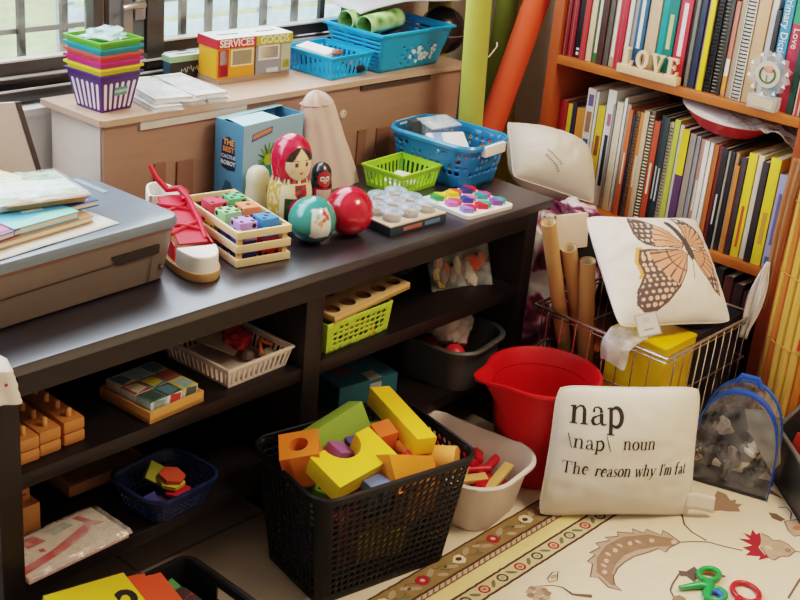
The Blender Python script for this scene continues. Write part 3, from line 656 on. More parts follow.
for k in range(2):
    y = -.055 + k * .06; z = .064 + k * .02
    b.tube([(-.036, y, z), (0, y + .015, z + .008), (.036, y + .03, z + .012)], .004, RED, n=6); b.tube([(.036, y, z), (0, y + .015, z + .009), (-.036, y + .03, z + .012)], .004, RED, n=6)
b.tube([(.03, -.075, .055), (.034, -.03, .075), (.03, .03, .105), (.02, .06, .118), (0.0, .075, .112), (-.02, .085, .135), (-.03, .10, .16)], [.006, .0065, .007, .0075, .007, .006, .005], RED, n=8)
b.tube([(.02, .06, .118), (.03, .05, .112), (.024, .035, .1)], .008, RED, n=8)
b.build('laces', sh)
# slatted crate of foam dice ------------------------------------------
cx, cy, crz = 1.688, 1.918, -11.5
cr = thing('wooden_crate', 'small pale wooden slatted crate full of foam dice', 'crate', (cx, cy, ZT), crz)
CW, CD, CH = .128, .243, .078
for k, z in enumerate((.009, .039, .069)):
    b = B()
    for s in (-1, 1):
        b.box((0, s * (CD / 2 - .003), z), (CW, .006, .016), PALEWOOD, bev=.001); b.box((s * (CW / 2 - .003), 0, z), (.006, CD - .012, .016), PALEWOOD, bev=.001)
    b.build('slat', cr)
b = B()
for sx in (-1, 1):
    for sy in (-1, 1): b.box((sx * (CW / 2 - .011), sy * (CD / 2 - .011), CH / 2), (.01, .01, CH - .004), WOOD)
b.build('corner_post', cr)
B().box((0, 0, .0025), (CW - .014, CD - .014, .005), PALEWOOD).build('crate_base', cr)
PIP = {1: [(0, 0)], 2: [(-1, -1), (1, 1)], 3: [(-1, -1), (0, 0), (1, 1)], 4: [(-1, -1), (1, -1), (-1, 1), (1, 1)], 5: [(-1, -1), (1, -1), (0, 0), (-1, 1), (1, 1)], 6: [(-1, -1), (-1, 0), (-1, 1), (1, -1), (1, 0), (1, 1)]}
def die(lab, hx, loc, rz, faces):
    o = thing('foam_die', lab, 'die', loc, rz, 'foam dice in the crate'); S = .0415; hgt = S / 2
    B().box((0, 0, hgt), (S, S, S), M(hx, .75, var=.08, scale=60), bev=.003).build('die_body', o)
    b = B(); pm = M('221a20', .8)
    R = [T(0, 0, S + .0003), T(0, -hgt - .0003, hgt, rx=90), T(-hgt - .0003, 0, hgt, ry=-90), T(hgt + .0003, 0, hgt, ry=90), T(0, hgt + .0003, hgt, rx=-90)]
    for t_, n in zip(R, faces):
        for (x, y) in PIP[n]: b.lathe([(.0052, 0), (.004, .0004)], pm, t_ @ T(x * .0125, y * .0125), 12, cap0=False)
    b.build('dot_pattern', o); return o
cm = T(cx, cy, ZT, rz=crz)
def incrate(x, y, z): v = cm @ Vector((x, y, z)); return (v.x, v.y, v.z)
for (x, y, lay, hx, lab, fc, dr) in [
    (-.027, -.083, 1, 'b08ad0', 'lilac foam die in the crate, top layer at the front beside the blue one', (4, 2, 3, 1, 5), -2), (.026, -.080, 1, '3f7fc4', 'blue foam die in the crate, top layer at the front corner', (3, 1, 2, 4, 6), 3),
    (-.028, -.018, 1, '8fc88a', 'pale green foam die in the crate, top layer beside the pink-red one', (5, 1, 2, 3, 4), 4), (.025, -.006, 1, 'e8805a', 'orange foam die in the crate, top layer behind the blue one', (1, 1, 4, 3, 2), -3),
    (-.026, .046, 1, 'dc4a5e', 'pink-red foam die in the crate, top layer at the printer side', (2, 3, 1, 4, 6), 2), (.027, .055, 1, '5fb87a', 'bright green foam die in the crate, top layer at the far corner', (5, 2, 3, 4, 1), -4),
    (-.027, -.084, 0, '2f3f8f', 'navy foam die in the crate, bottom layer under the lilac one', (1, 1, 3, 2, 4), 0), (.026, -.084, 0, 'c4202c', 'red foam die in the crate, bottom layer under the blue one', (1, 4, 3, 2, 5), 2),
    (-.027, -.028, 0, '3a4aa0', 'dark blue foam die in the crate, bottom layer under the pale green one', (1, 2, 2, 3, 1), -2), (.026, -.026, 0, 'c22a30', 'crimson foam die in the crate, bottom layer under the orange one', (1, 2, 3, 2, 1), 0),
    (-.027, .03, 0, 'd9b23a', 'yellow foam die in the crate, bottom layer against the printer-side slats', (1, 2, 5, 3, 1), 1), (.026, .032, 0, '4a9a5a', 'green foam die in the crate, bottom layer against the ball-side slats', (1, 2, 3, 5, 1), 0),
    (-.027, .086, 0, 'c22036', 'dark red foam die in the crate, bottom layer at the far end', (1, 2, 3, 2, 1), 0), (.026, .086, 0, '7a4ab0', 'violet foam die in the crate, bottom layer at the far corner', (1, 2, 3, 2, 1), 0)]:
    die(lab, hx, incrate(x, y, .0052 + lay * .0417), crz + dr, fc)
# ------------------------------------------------------------------ product box with an open top
bx = thing('toy_box', 'light blue cardboard toy box with a green cactus picture, top flaps open', 'box', (1.946, 2.138, ZT), 5)
W, D, Hh = .2, .088, .192
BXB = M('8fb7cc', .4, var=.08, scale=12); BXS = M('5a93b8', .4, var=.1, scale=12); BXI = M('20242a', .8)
b = B()
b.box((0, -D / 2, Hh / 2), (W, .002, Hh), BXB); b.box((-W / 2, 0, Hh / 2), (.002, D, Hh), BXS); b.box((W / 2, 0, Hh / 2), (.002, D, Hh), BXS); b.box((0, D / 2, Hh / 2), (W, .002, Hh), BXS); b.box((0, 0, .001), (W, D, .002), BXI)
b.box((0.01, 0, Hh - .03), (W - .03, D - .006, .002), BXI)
b.build('carton', bx)
b = B(); b.hexa([(-W / 2, -D / 2, Hh), (.02, -D / 2, Hh), (.016, .01, Hh + .003), (-W / 2 + .004, .012, Hh + .004)], .001, M('b4e2ee', .3)); b.build('top_flap', bx)
b = B(); b.hexa([(-W / 2, D / 2 - .022, Hh), (W / 2, D / 2 - .022, Hh + .002), (W / 2, D / 2, Hh), (-W / 2, D / 2, Hh)], .001, M('a4d6e4', .3)); b.build('top_flap', bx)
b = B(); fr = T(0, -D / 2 - .0012, 0, rx=90)
GR = M('6f9a2c', .5); GD = M('3f6a24', .5); PT = M('2f8a78', .5, var=.1)
fr = fr @ T(-.045, 0, 0)
b.prism([(-.02, .0), (.07, 0), (.07, .095), (.0, .1), (-.02, .08)], 0, .0002, M('4f9a9a', .5), fr)
b.prism([(.005, .03), (.06, .03), (.055, .085), (.01, .085)], .0002, .0004, PT, fr)
for k in range(11):
    a = PI * (k / 10) * 1.15 - .25; c, s_ = math.cos(a), math.sin(a); ox, oy = .03, .098
    b.prism([(ox - s_ * .006, oy + c * .006), (ox + c * .042 - s_ * .002, oy + s_ * .042), (ox + c * .042 + s_ * .002, oy + s_ * .042), (ox + s_ * .006, oy - c * .006)], .0004, .0006, GR if k % 2 else GD, fr)
b.prism([(.03 + .016 * math.cos(a), .1 + .014 * math.sin(a)) for a in [2 * PI * q / 14 for q in range(14)]], .0006, .0008, M('9ab83a', .5), fr)
b.prism([(-.03, .15), (.038, .162), (.04, .178), (-.026, .168)], .0002, .0005, M('4a5a8a', .5), fr)
b.prism([(-.026, .156), (.034, .166), (.036, .175), (-.022, .166)], .0005, .0007, M('d98a5a', .5, var=.3, scale=300), fr)
b.prism([(-.05, 0), (-.022, 0), (-.022, .04), (-.04, .05), (-.05, .03)], .0002, .0004, M('d9b04a', .5), fr)
b.build('cactus_picture', bx)
b = B(); sd = T(-W / 2 - .0013, 0, 0) @ Matrix(((0, 0, -1, 0), (-1, 0, 0, 0), (0, 1, 0, 0), (0, 0, 0, 1)))
b.prism([(-.024, .09), (-.016, .082), (.0, .078), (.022, .08), (.024, .1), (.02, .12), (.018, .15), (.0, .158), (-.02, .15), (-.022, .125)], 0, .0003, M('1f2a4a', .5), sd)
for w, y, sz, c in (('THE', .144, .019, 'e8a85a'), ('BEST', .127, .017, 'e08a4a'), ('CACTUS', .110, .0115, 'b8c4d4'), ('ROBOT', .095, .0135, 'dfe6ea')): text(b, w, sz, M(c, .5), sd @ T(0, y, .0004), .0002, bold=.0006)
b.prism([(-.016, 0.004), (.018, .004), (.02, .03), (.01, .05), (-.006, .055), (-.016, .03)], 0, .0003, M('3a5a6a', .5, var=.4, scale=60), sd)
b.build('side_lettering', bx)
# ------------------------------------------------------------------ peg doll, nesting dolls
o = B().lathe([(.026, 0), (.028, .003), (.0275, .036), (.026, .064), (.0275, .08), (.0235, .098), (.014, .107), (0.0005, .110)], M('e6ddc0', .4, var=.05), n=32).build('peg_doll', label='plain cream wooden peg doll standing by the nesting doll', cat='doll', t=T(1.862, 2.045, ZT))
B().lathe([(.011, 0), (.011, .001), (.0085, .0015), (.0085, .0005)], M('b8a88a', .5), T(.012, -.0245, .062, rz=26, rx=90) @ T(), 16).build('face_ring', o)
def dollpaint(kind, face):
    """colours of a turned nesting doll; angle 0 faces the room, h is 0..1 up the doll"""
    def col(ang, h):
        a = ang
        while a > PI: a -= 2 * PI
        while a < -PI: a += 2 * PI
        if kind == 'big':
            fx, fy = a / .85, (h - .72) / .175
            d = fx * fx + fy * fy
            if d < 1 and h > .5:
                # hair with a centre parting, then the face
                if fy > .15 and abs(fx) > (.95 - fy) * .75: return (.03, .015, .012)
                if abs(abs(fx) - .34) < .11 and abs(fy + .02) < .13: return (.05, .03, .03)
                if abs(abs(fx) - .36) < .16 and .2 < fy < .26: return (.12, .05, .03)
                if abs(fx) < .12 and -.62 < fy < -.5: return (.6, .05, .05)
                if abs(abs(fx) - .5) < .16 and abs(fy + .38) < .16: return (.9, .45, .35)
                return (.87, .62, .36)
            if h > .555: return (.58, .006, .04) if nz(a * 3, h * 12) < .42 else (.75, .02, .08)
            if h > .515: return (.02, .03, .02) if math.sin(a * 22) > .2 else ((.6, .03, .05) if math.sin(a * 11) > 0 else (.75, .6, .4))
            if abs(a) < .34 and .30 < h < .5 and abs(a) < (h - .26) * 2.2: return (.55, .008, .04) if math.sin(h * 90 + abs(a) * 9) > -.2 else (.04, .05, .02)
            if abs(a) < .75 and h < .36:
                if (abs(a) / .55) ** 2 + ((h - .24) / .14) ** 2 < 1: return (.6, .01, .09)
                return (.02, .05, .02)
            if .5 < abs(a) < 1.0 and .08 < h < .5: return (.83, .68, .45)
            if abs(a) < .5: return (.86, .62, .34)
            return (.55, .36, .08) if nz(a * 6, h * 18) < .1 else (.75, .62, .3)
        fx, fy = a / .75, (h - .62) / .2
        if fx * fx + fy * fy < 1:
            for s in (-1, 1):
                q = math.hypot(fx - s * .36, fy * 1.1 - .05)
                if q < .13: return (.02, .02, .02)
                if q < .36: return (.9, .82, .78)
            if abs(fx) < .12 and -.5 < fy < -.2: return (.8, .3, .1)
            return (.5, .02, .03)
        if abs(a) < .8 and h < .36: return (.85, .6, .52)
        if abs(a) < 1 and h < .4: return (.5, .02, .03)
        return (.012, .01, .014)
    return col
def nesting_doll(lab, loc, rz, prof, kind, nseg=110, nrow=130):
    # profile resampled, painted vertex by vertex
    zs = [p[1] for p in prof]; H = zs[-1]
    def rad(z):
        for i in range(len(prof) - 1):
            if prof[i][1] <= z <= prof[i + 1][1]:
                t_ = (z - prof[i][1]) / (prof[i + 1][1] - prof[i][1] + 1e-9); p0 = prof[max(i - 1, 0)][0]; p1, p2 = prof[i][0], prof[i + 1][0]; p3 = prof[min(i + 2, len(prof) - 1)][0]
                return max(0.0, p1 + .5 * t_ * (p2 - p0 + t_ * (2 * p0 - 5 * p1 + 4 * p2 - p3 + t_ * (3 * (p1 - p2) + p3 - p0)))) if 0 < i < len(prof) - 2 else p1 + (p2 - p1) * (t_ if i == 0 else (1 - (1 - t_) ** 2 if 0 else t_))
        return 0
    col = dollpaint(kind, 0)
    f = lambda u, v: (rad(v * H) * math.sin(2 * PI * (u - .5)), -rad(v * H) * math.cos(2 * PI * (u - .5)), v * H)
    b = B(); b.grid(f, nseg, nrow, painted(.25, .6), paint=lambda u, v: col(2 * PI * (u - .5), v))
    b.lathe([(prof[0][0], 0), (prof[0][0] * .9, -.0005)], BLACK, n=24)
    ob = b.build('nesting_doll', label=lab, cat='doll', group='nesting dolls', t=T(*loc, rz=rz)); return ob
nesting_doll('large painted nesting doll with a red headscarf and dark hair', (1.868, 1.945, ZT + .001), -12, [(.038, 0), (.045, .012), (.050, .045), (.0495, .08), (.044, .105), (.041, .113), (.0425, .122), (.0455, .142), (.0445, .165), (.037, .187), (.024, .201), (.012, .207), (.0004, .209)], 'big')
nesting_doll('small black and red penguin nesting doll in front of the cloth bag', (2.038, 2.018, ZT + .001), -22, [(.020, 0), (.024, .008), (.0265, .03), (.025, .048), (.0235, .055), (.024, .064), (.022, .078), (.015, .089), (.007, .0935), (.0004, .095)], 'small', 70, 80)
# ------------------------------------------------------------------ cloth bag leaning on the ledge
def bagf(u, v):
    a = 2 * PI * u; h = v * .236
    ck = math.sqrt(max(.02, 1 - max(0, (v - .84) / .16) ** 2)); w = (.078 * (1 - .58 * v ** 1.5) + .004 * math.sin(a * 7 + v * 3)) * ck; d = (.040 * (1 - .5 * v) + .003 * math.sin(a * 9)) * ck
    p = 2.6; ca, sa = math.cos(a), math.sin(a); q = (abs(ca) ** p + abs(sa) ** p) ** (1 / p)
    return (ca / q * w + .004 * nz(h * 20, a * 2) - .048 * v, sa / q * d + .018 * v, h)
o = thing('cloth_bag', 'sheer pale pink drawstring bag standing against the ledge cabinet', 'bag', (2.15, 2.098, ZT), -6)
m = M('d8bdb2', .75, var=.08, scale=14); b = B(); b.grid(bagf, 60, 24, m); b.flat([bagf(k / 40, 0)[:2] for k in range(40)], m, z=.001); b.flat([bagf(k / 40, 1)[:2] for k in range(40)], m, z=.235); b.build('bag_cloth', o)
b = B(); b.tube([(p[0] * 1.03 - .001, p[1] * 1.03, p[2]) for p in [bagf(k / 24, .86) for k in range(24)]], .0022, M('c9a89c', .7), n=5, closed=True); b.build('drawstring', o)
# ------------------------------------------------------------------ two round tins / balls
def tealpaint(u, v):
    a = 2 * PI * u; x, y, z = math.sin(PI * v) * math.cos(a), math.sin(PI * v) * math.sin(a), -math.cos(PI * v)
    # picture patch faces the room and a little to the bookcase side
    px = math.atan2(x, -y) + .36; pz = z - .16
    edge = .06 * nz(px * 9, pz * 9)
    if abs(px) < .46 + edge and -.62 + edge < pz < .56 + edge:
        if math.hypot(px - .2, pz - .40) < .12 or math.hypot(px - .3, pz - .22) < .11: return (.62, .05, .04)
        if math.hypot(px + .05, pz - .02) < .12: return (.8, .33, .14)
        if math.hypot(px + .02, pz + .10) < .05: return (.3, .08, .05)
        if math.hypot(px + .15, pz - .27) < .1 or math.hypot(px + .28, pz - .1) < .07: return (.38, .46, .36)
        if math.hypot(px - .12, pz - .14) < .09: return (.25, .12, .05)
        return (.80, .74, .66) if pz < .3 else (.62, .70, .66)
    k = max(0, min(1, .5 + .5 * nz(x * 1.3 + 4, y * 1.3, z * 1.3)))
    return (.015 + .05 * k, .21 + .12 * k, .22 + .02 * k) if z > -.3 else (.02, .14, .17)
B().ball(.052, painted(.22, .5), T(), 96, 64, tealpaint).build('picture_ball', label='glossy teal ball with a white picture patch, on the shelf unit', cat='ball', t=T(1.831, 1.832, ZT + .052, rz=0))
B().ball(.0545, M('c30f2c', .2, var=.06, coat=.5), T(), 48, 32).build('red_ball', label='glossy plain red ball touching the teal picture ball', cat='ball', t=T(1.934, 1.822, ZT + .0545))
# ------------------------------------------------------------------ blister tray of clear domes
eg = thing('dome_tray', 'card tray of clear blue-tinted plastic domes in rows', 'tray', (2.093, 1.832, ZT), -2)
b = B(); b.box((0, 0, .0105), (.185, .165, .021), M('2f3a44', .5, var=.1), bev=.001); b.box((-.02, -.083, .011), (.06, .0006, .009), M('b8685a', .5)); b.box((.045, -.083, .011), (.05, .0006, .01), M('5f7f98', .5)); b.build('card_box', eg)
B().box((0, 0, .0225), (.183, .163, .003), M('d9c2a6', .6, var=.08)).build('card_top', eg)
for i in range(3):
    for j in range(3):
        x, y = (i - 1) * .057, (j - 1) * .05
        q = thing('clear_dome', None, None, (x, y, .024)); q.parent = eg
        B().lathe([(.021, 0), (.0225, .016), (.0275, .018), (.0275, .021), (.025, .024), (.014, .0275), (.0005, .0285)], clear('c4d8ea', .42, .05), n=28).build('dome_shell', q)
        B().cyl(.016, .0005, .006, M('b58a66', .6), n=20).build('dome_filling', q)
# ------------------------------------------------------------------ lime slotted basket
LIME = M('9ccc36', .35, var=.06)
o = thing('slotted_basket', 'small lime green slotted basket in front of the blue laundry basket', 'basket', (2.290, 1.988, ZT), 4)
slot_basket(o, .138, .108, .052, .018, LIME, 10, 8, lo=.2, hi=.78)
for k, (dx, dy, rz, hx, lab) in enumerate([(0, .0, 20, 'e8e0d6', 'cream card lying on top in the lime basket'), (-.015, -.012, -14, 'd9d4d0', 'grey-white card lying under the cream one in the lime basket')]):
    B().box((0, 0, 0), (.075, .05, .004), M(hx, .7)).build('paper_card', label=lab, cat='card', group='cards in the lime basket', t=T(2.290 + dx, 1.988 + dy, ZT + .022 - .006 * k, rz=rz, rx=4))
# ------------------------------------------------------------------ blue laundry basket with round holes
LB = M('196a9e', .35, var=.06)
lb = thing('laundry_basket', 'dark sky-blue plastic basket with round holes and white handles', 'basket', (2.458, 1.985, ZT), 5)
def rrpath(w, d, r, n=8):
    P = [Vector(p) for p in rr(w, d, r, 0, n)]; P.append(P[0]); L_ = [0]
    for i in range(1, len(P)): L_.append(L_[-1] + (P[i] - P[i - 1]).length)
    def at(u):
        s_ = u * L_[-1]
        for i in range(1, len(P)):
            if s_ <= L_[i] + 1e-9: return P[i - 1] + (P[i] - P[i - 1]) * ((s_ - L_[i - 1]) / (L_[i] - L_[i - 1] + 1e-12))
        return P[-1]
    return at
w0 = rrpath(.158, .222, .035); w1 = rrpath(.190, .262, .045); HB = .112
lwall = lambda u, v: tuple((w0(u) * (1 - v) + w1(u) * v) + Vector((0, 0, v * HB)))
rnd = random.Random(11); HS = {}
def lhole(i, j):
    if j in (0, 1, 6): return None
    if (i, j) not in HS: HS[(i, j)] = rnd.choice([None, None, .35, .5, .62, .75])
    r = HS[(i, j)]
    return (r, r, 0, 0) if r else None
b = B(); hole_cells(b, lwall, 40, 7, lhole, LB, 16); b.flat([(p[0], p[1]) for p in rr(.158, .222, .035, 0)], LB, z=.001); solid(b.build('basket_wall', lb), .0025)
b = B(); R_ = lambda g, z: rr(.190 + g, .262 + g, .045 + g / 2, z, 7)
b.loft([R_(-.004, HB - .004), R_(.012, HB - .008), R_(.016, HB), R_(.008, HB + .006), R_(-.002, HB + .005), R_(-.004, HB - .004)], M('2a80b4', .25, var=.05, coat=.3), cap0=False, cap1=False); b.build('rim', lb)
HW = M('ece6e0', .4, var=.03)
for s in (-1, 1):
    b = B(); b.box((0, s * .137, HB - .010), (.09, .016, .028), HW, bev=.005)
    b.build('handle', lb, label='white handle')
Q = lambda x, y, z: tuple(T(2.458, 1.985, ZT, rz=5) @ Vector((x, y, z)))
o = thing('white_carton', 'white carton with a pale blue stripe tilted inside the blue laundry basket', 'carton', Q(-.005, .005, .072), -24, rx=34)
B().box((0, 0, .012), (.105, .06, .024), M('e9e6e6', .5, var=.03), bev=.002).build('carton_body', o); B().box((-.025, 0, .0242), (.025, .059, .001), M('8fb0d8', .5)).build('blue_stripe', o)
B().box((0, 0, .035), (.045, .026, .07), M('3f4340', .35, var=.1), bev=.004).build('dark_tin', label='dark grey-green tin standing in the blue laundry basket', cat='tin', t=T(*Q(-.03, .085, .06), rz=-10, rx=0))
o = B().box((0, 0, .035), (.10, .06, .07), clear('dfe8ea', .14, .05), bev=.002).build('clear_box', label='clear plastic lidded box at the back of the blue laundry basket', cat='box', t=T(*Q(.02, .06, .055), rz=-6, rx=10))
B().box((0, 0, .071), (.104, .064, .004), clear('eef2f2', .4, .05), bev=.001).build('box_lid', o)
TOYC = ['c02a34', 'd9b23a', '3f7f5a', 'b86ab0', '4a6ab0', 'e08a3a', 'e6e0da', '2a2a30', '7a4a3a']
for k, (x, y, z, c) in enumerate([(.05, -.04, .05, 0), (.06, .02, .052, 1), (-.05, -.05, .05, 7), (.01, -.07, .045, 4), (.045, .07, .06, 5), (-.06, .04, .055, 8)]):
    nm = ['red', 'yellow', 'black', 'blue', 'orange', 'brown'][k]
    B().box((0, 0, 0), (.05, .045, .04), M(TOYC[c], .4, var=.1), bev=.006).build('toy_block', label=nm + ' toy block heaped in the blue laundry basket', cat='block', group='toys in the laundry basket', t=T(*Q(x, y, z * .55), rz=k * 37, rx=0))
B().box((0, 0, .012), (.12, .16, .024), M('8a6a7a', .6, var=.4, scale=60)).build('picture_card_pack', label='pack of picture cards on the floor of the blue laundry basket', cat='cards', t=T(*Q(0, -.0, .002)))
# ------------------------------------------------------------------ shape puzzle board
pz = thing('puzzle_board', 'white puzzle board with nine two-tone coloured pegs near the table end', 'puzzle', (2.322, 1.797, ZT), -3)
b = B(); b.prism(rrpoly(.168, .158, .014), 0, .009, M('efe8e0', .45, var=.03)); b.build('board', pz)
B().prism(rrpoly(.166, .156, .014), -.0002, .003, M('b9a08a', .6)).build('board_base', pz)
PC = [('3a9a4a', 'e0c42a'), ('c86ab0', 'd8482f'), ('8a7ad0', 'd8283f'), ('e0c42a', 'd9482f'), ('2a3a8f', 'd86a8a'), ('c8243a', '3f9a7a'), ('2a2f6a', 'd0202c'), ('3f8f98', 'c0508a'), ('7a4a9a', '3f9a98')]
for i in range(3):
    for j in range(3):
        c1, c2 = PC[i * 3 + 2 - j]
        x, y = (i - 1) * .052, (j - 1) * .049; q = thing('puzzle_peg', None, None, (x, y, .009)); q.parent = pz
        hexp = [(.0225 * math.cos(a), .0185 * math.sin(a)) for a in [PI / 3 * k + .3 for k in range(6)]]
        for s, c in ((0, c1), (1, c2)):
            half = [p for p in hexp if (p[0] >= 0) == bool(s)]
            half = sorted(half, key=lambda p: math.atan2(p[1], p[0] if s else -p[0])); 
            B().prism([(0, half[0][1])] + half + [(0, half[-1][1])], 0, .011, M(c, .4, var=.05)).build('peg_half', q)
# ------------------------------------------------------------------ cloth hanging at the near end
def napk(u, v):
    x = .945 + .068 * u; y = 1.700 - .006 - .004 * math.sin(u * 9) - .012 * v; z = .650 - .080 * v - .01 * u
    if v < .25: y = 1.78 - (v / .25) * (.086); z = .632 + .01 * v
    return (x + .012 * (v - .3) + .003 * nz(v * 8, 2), y, z)
o = B().grid(napk, 16, 24, M('ddd2c8', .85, var=.05, scale=80)).build('paper_towel', label='white cloth with a red dot hanging over the near end of the shelf unit', cat='cloth')
solid(o, .002)
B().lathe([(.003, 0), (.003, .001)], M('b02a3a', .8), T(.994, 1.682, .602, rx=90), 12).build('red_dot', o)
# ================================================================== inside the shelf unit
Z1, Z2 = 0.4036, 0.1736
OAK = M('b5743a', .5, var=.14, scale=9, stretch=(3, 20, 3)); OAK2 = M('c98f4f', .5, var=.12, scale=9, stretch=(3, 20, 3))
names = ['nearest the cloth', 'middle of the three', 'farthest from the cloth']
for i in range(3):
    for lay in range(2):
        x = 1.0625 + i * .047 + (.006 if i == 2 else 0)
        o = thing('knobbed_cylinder_block', 'long wooden cylinder block %s, %s, %s column' % ('with little knobs' if lay else 'without visible knobs', 'upper layer' if lay else 'lower layer', names[i]), 'block', (x, 1.875 + .004 * i, Z1 + lay * .0255), 0, 'wooden cylinder blocks')
        B().box((0, 0, .0125), (.0455, .29, .025), OAK, bev=.006).build('block_body', o)
        if lay:
            for k in range(5):
                y = -.125 + k * .036; r = .0055
                B().lathe([(r, 0), (r, .014), (r * .7, .0165), (.0005, .017)], OAK2, T(0, y, .0247), 16).build('knob', o)
# picture cubes in a wooden tray
tr = thing('cube_tray', 'shallow wooden tray holding picture cubes on the upper shelf', 'tray', (1.375, 1.790, Z1), 4)
b = B(); b.box((0, 0, .004), (.138, .148, .008), OAK2)
for s in (-1, 1): b.box((s * .066, 0, .012), (.006, .148, .024), OAK2, bev=.001); b.box((0, s * .071, .012), (.126, .006, .024), OAK2, bev=.001)
b.build('tray_body', tr)
pal = ['4f6a6a', '7a8a86', 'b03a34', '3f4f4a', 'c9c0a8', '5a7a8a', 'c8b83a', '8aa0a6', '9a5a4a']
for i in range(3):
    for j in range(3):
        o = thing('picture_cube', 'picture cube in the wooden tray, %s row, %s' % (['front', 'middle', 'back'][j], ['towards the cylinder blocks', 'in the centre', 'towards the white basket'][i]), 'cube', (1.375 + (i - 1) * .0408 - (j - 1) * .003, 1.790 + (j - 1) * .0445 + (i - 1) * .003, Z1 + .0082), 4, 'picture cubes')
        B().box((0, 0, .0155), (.0395, .0425, .031), M(['a9bcc0', 'c9cfcc', 'b9a9a0'][(i + j) % 3], .45, var=.3, scale=70), bev=.001).build('cube_body', o)
        b = B(); c = pal[(i * 3 + j * 2) % 9]
        b.box((0, 0, .0313), (.0385, .0415, .0006), M(c, .4, var=.45, scale=80)); b.prism([(-.012, -.02), (.018, -.012), (.014, .014), (-.016, .018)], .0316, .0319, M(pal[(i * 2 + j + 3) % 9], .4, var=.3, scale=90))
        b.prism([(-.015, -.012), (.012, -.014), (.016, .012), (-.01, .016)], 0, .0004, M(pal[(i + j * 3 + 1) % 9], .4, var=.3, scale=90), T(0, -.0214, .016, rx=90)); b.build('picture_face', o)
# white slotted basket
WB = M('d9c6bc', .45, var=.04)
o = thing('slotted_basket', 'low white slotted basket with toys on the upper shelf', 'basket', (1.600, 1.828, Z1), 2)
slot_basket(o, .162, .185, .044, .02, WB, 12, 14, lo=.14, hi=.78)
B().box((0, 0, 0), (.075, .11, .003), M('a89480', .7)).build('card_sheet', label='tan card leaning inside the low white basket', cat='card', t=T(1.60, 1.86, Z1 + .044, rz=24, rx=10, ry=-8))
crumple(B(), (0, 0, 0), (.032, .052, .024), M('a8202e', .6), 21, 16, .35).build('red_cloth_toy', label='crumpled red cloth toy in the low white basket', cat='toy', t=T(1.636, 1.85, Z1 + .042, rz=-25))
b = B(); b.tube([(.02, -.05, .012), (0, -.03, .02), (-.025, -.065, .008)], .005, M('c06a34', .6)); b.build('orange_string_toy', label='orange string hanging over the front of the low white basket contents', cat='toy', t=T(1.665, 1.832, Z1 + .02))
for k, (x, y, hx, nm) in enumerate([(1.67, 1.782, '8a7a6a', 'taupe'), (1.69, 1.80, '4a4a4a', 'dark grey'), (1.632, 1.80, '6a5a52', 'brown')]):
    crumple(B(), (0, 0, 0), (.016, .014, .012), M(hx, .6), 30 + k, 8, .25).build('small_toy_figure', label='%s little toy figure at the front of the low white basket' % nm, cat='toy', group='little toys in the white basket', t=T(x, y, Z1 + .016))
# lower shelf, left bay
o = thing('wooden_block_box', 'two-step wooden block at the near end of the lower shelf', 'block', (1.105, 1.90, Z2), 0)
B().box((0, 0, .03), (.09, .12, .06), OAK2, bev=.002).build('block_body', o); B().box((-.004, .01, .073), (.08, .10, .026), OAK, bev=.002).build('block_step', o); B().box((.012, -.0405, .075), (.03, .001, .003), M('5a3a20', .6)).build('slot_groove', o)
o = thing('flat_puzzle_box', 'clear-wrapped flat toy pack printed red, white and green on the lower shelf', 'toy pack', (1.145, 1.762, Z2), 2)
B().box((0, 0, .006), (.225, .12, .012), M('c9a9a0', .5, var=.1), bev=.002).build('tray_card', o)
b = B()
for pts, c in [([(-.11, -.055), (.11, -.055), (.11, .055), (-.11, .055)], 'd6c4b4'), ([(-.11, -.045), (-.02, -.03), (.05, -.01), (.07, .005), (.1, .0), (.085, .02), (.075, .05), (.06, .05), (.07, .02), (.045, .012), (-.03, -.012), (-.11, -.025)], 'c0242e'), ([(-.06, .02), (-.02, .02), (-.03, .05), (-.065, .05)], 'b01f30'), ([(0, .025), (.05, .03), (.04, .05), (-.005, .05)], '7f9088'), ([(-.11, .01), (-.08, .01), (-.075, .035), (-.11, .035)], '7f9088'), ([(-.05, -.005), (-.04, -.008), (-.038, .004), (-.048, .006)], 'c83a44')]:
    b.flat(pts, M(c, .4, var=.05), z=.0123 + .0002 * len(b.mats))
b.build('printed_card', o)
B().grid(lambda u, v: ((u - .5) * .235, (v - .5) * .13, .018 + .002 * nz(u * 12, v * 9) - .02 * max(0, 2 * abs(v - .5) - .88) * 6 * .5), 24, 14, clear('f0e6e0', .22, .08)).build('plastic_film', o)
o = thing('wooden_tray', 'shallow brown wooden tray at the back of the lower shelf', 'tray', (1.34, 1.985, Z2), 0)
b = B(); b.box((0, 0, .004), (.19, .20, .008), M('93663f', .55))
for s in (-1, 1): b.box((s * .09, 0, .016), (.01, .20, .032), M('a5744a', .55)); b.box((0, s * .095, .016), (.17, .01, .032), M('a5744a', .55))
b.build('tray_body', o)
NAVY = M('15254e', .45, var=.06)
nb = thing('navy_basket', 'navy plastic basket holding foam shapes on the lower shelf', 'basket', (1.39, 1.765, Z2), 4)
b = B(); p0 = rrpath(.14, .12, .03); p1 = rrpath(.178, .158, .04); hb = .062
hole_cells(b, lambda u, v: tuple(p0(u) * (1 - v) + p1(u) * v + Vector((0, 0, v * hb))), 44, 6, lambda i, j: (.55, .5, 0, 1) if 1 <= j <= 3 and i % 11 not in (0, 1) else None, NAVY, 8)
b.flat([(p[0], p[1]) for p in rr(.14, .12, .03, 0)], NAVY, z=.001); solid(b.build('basket_wall', nb), .002)
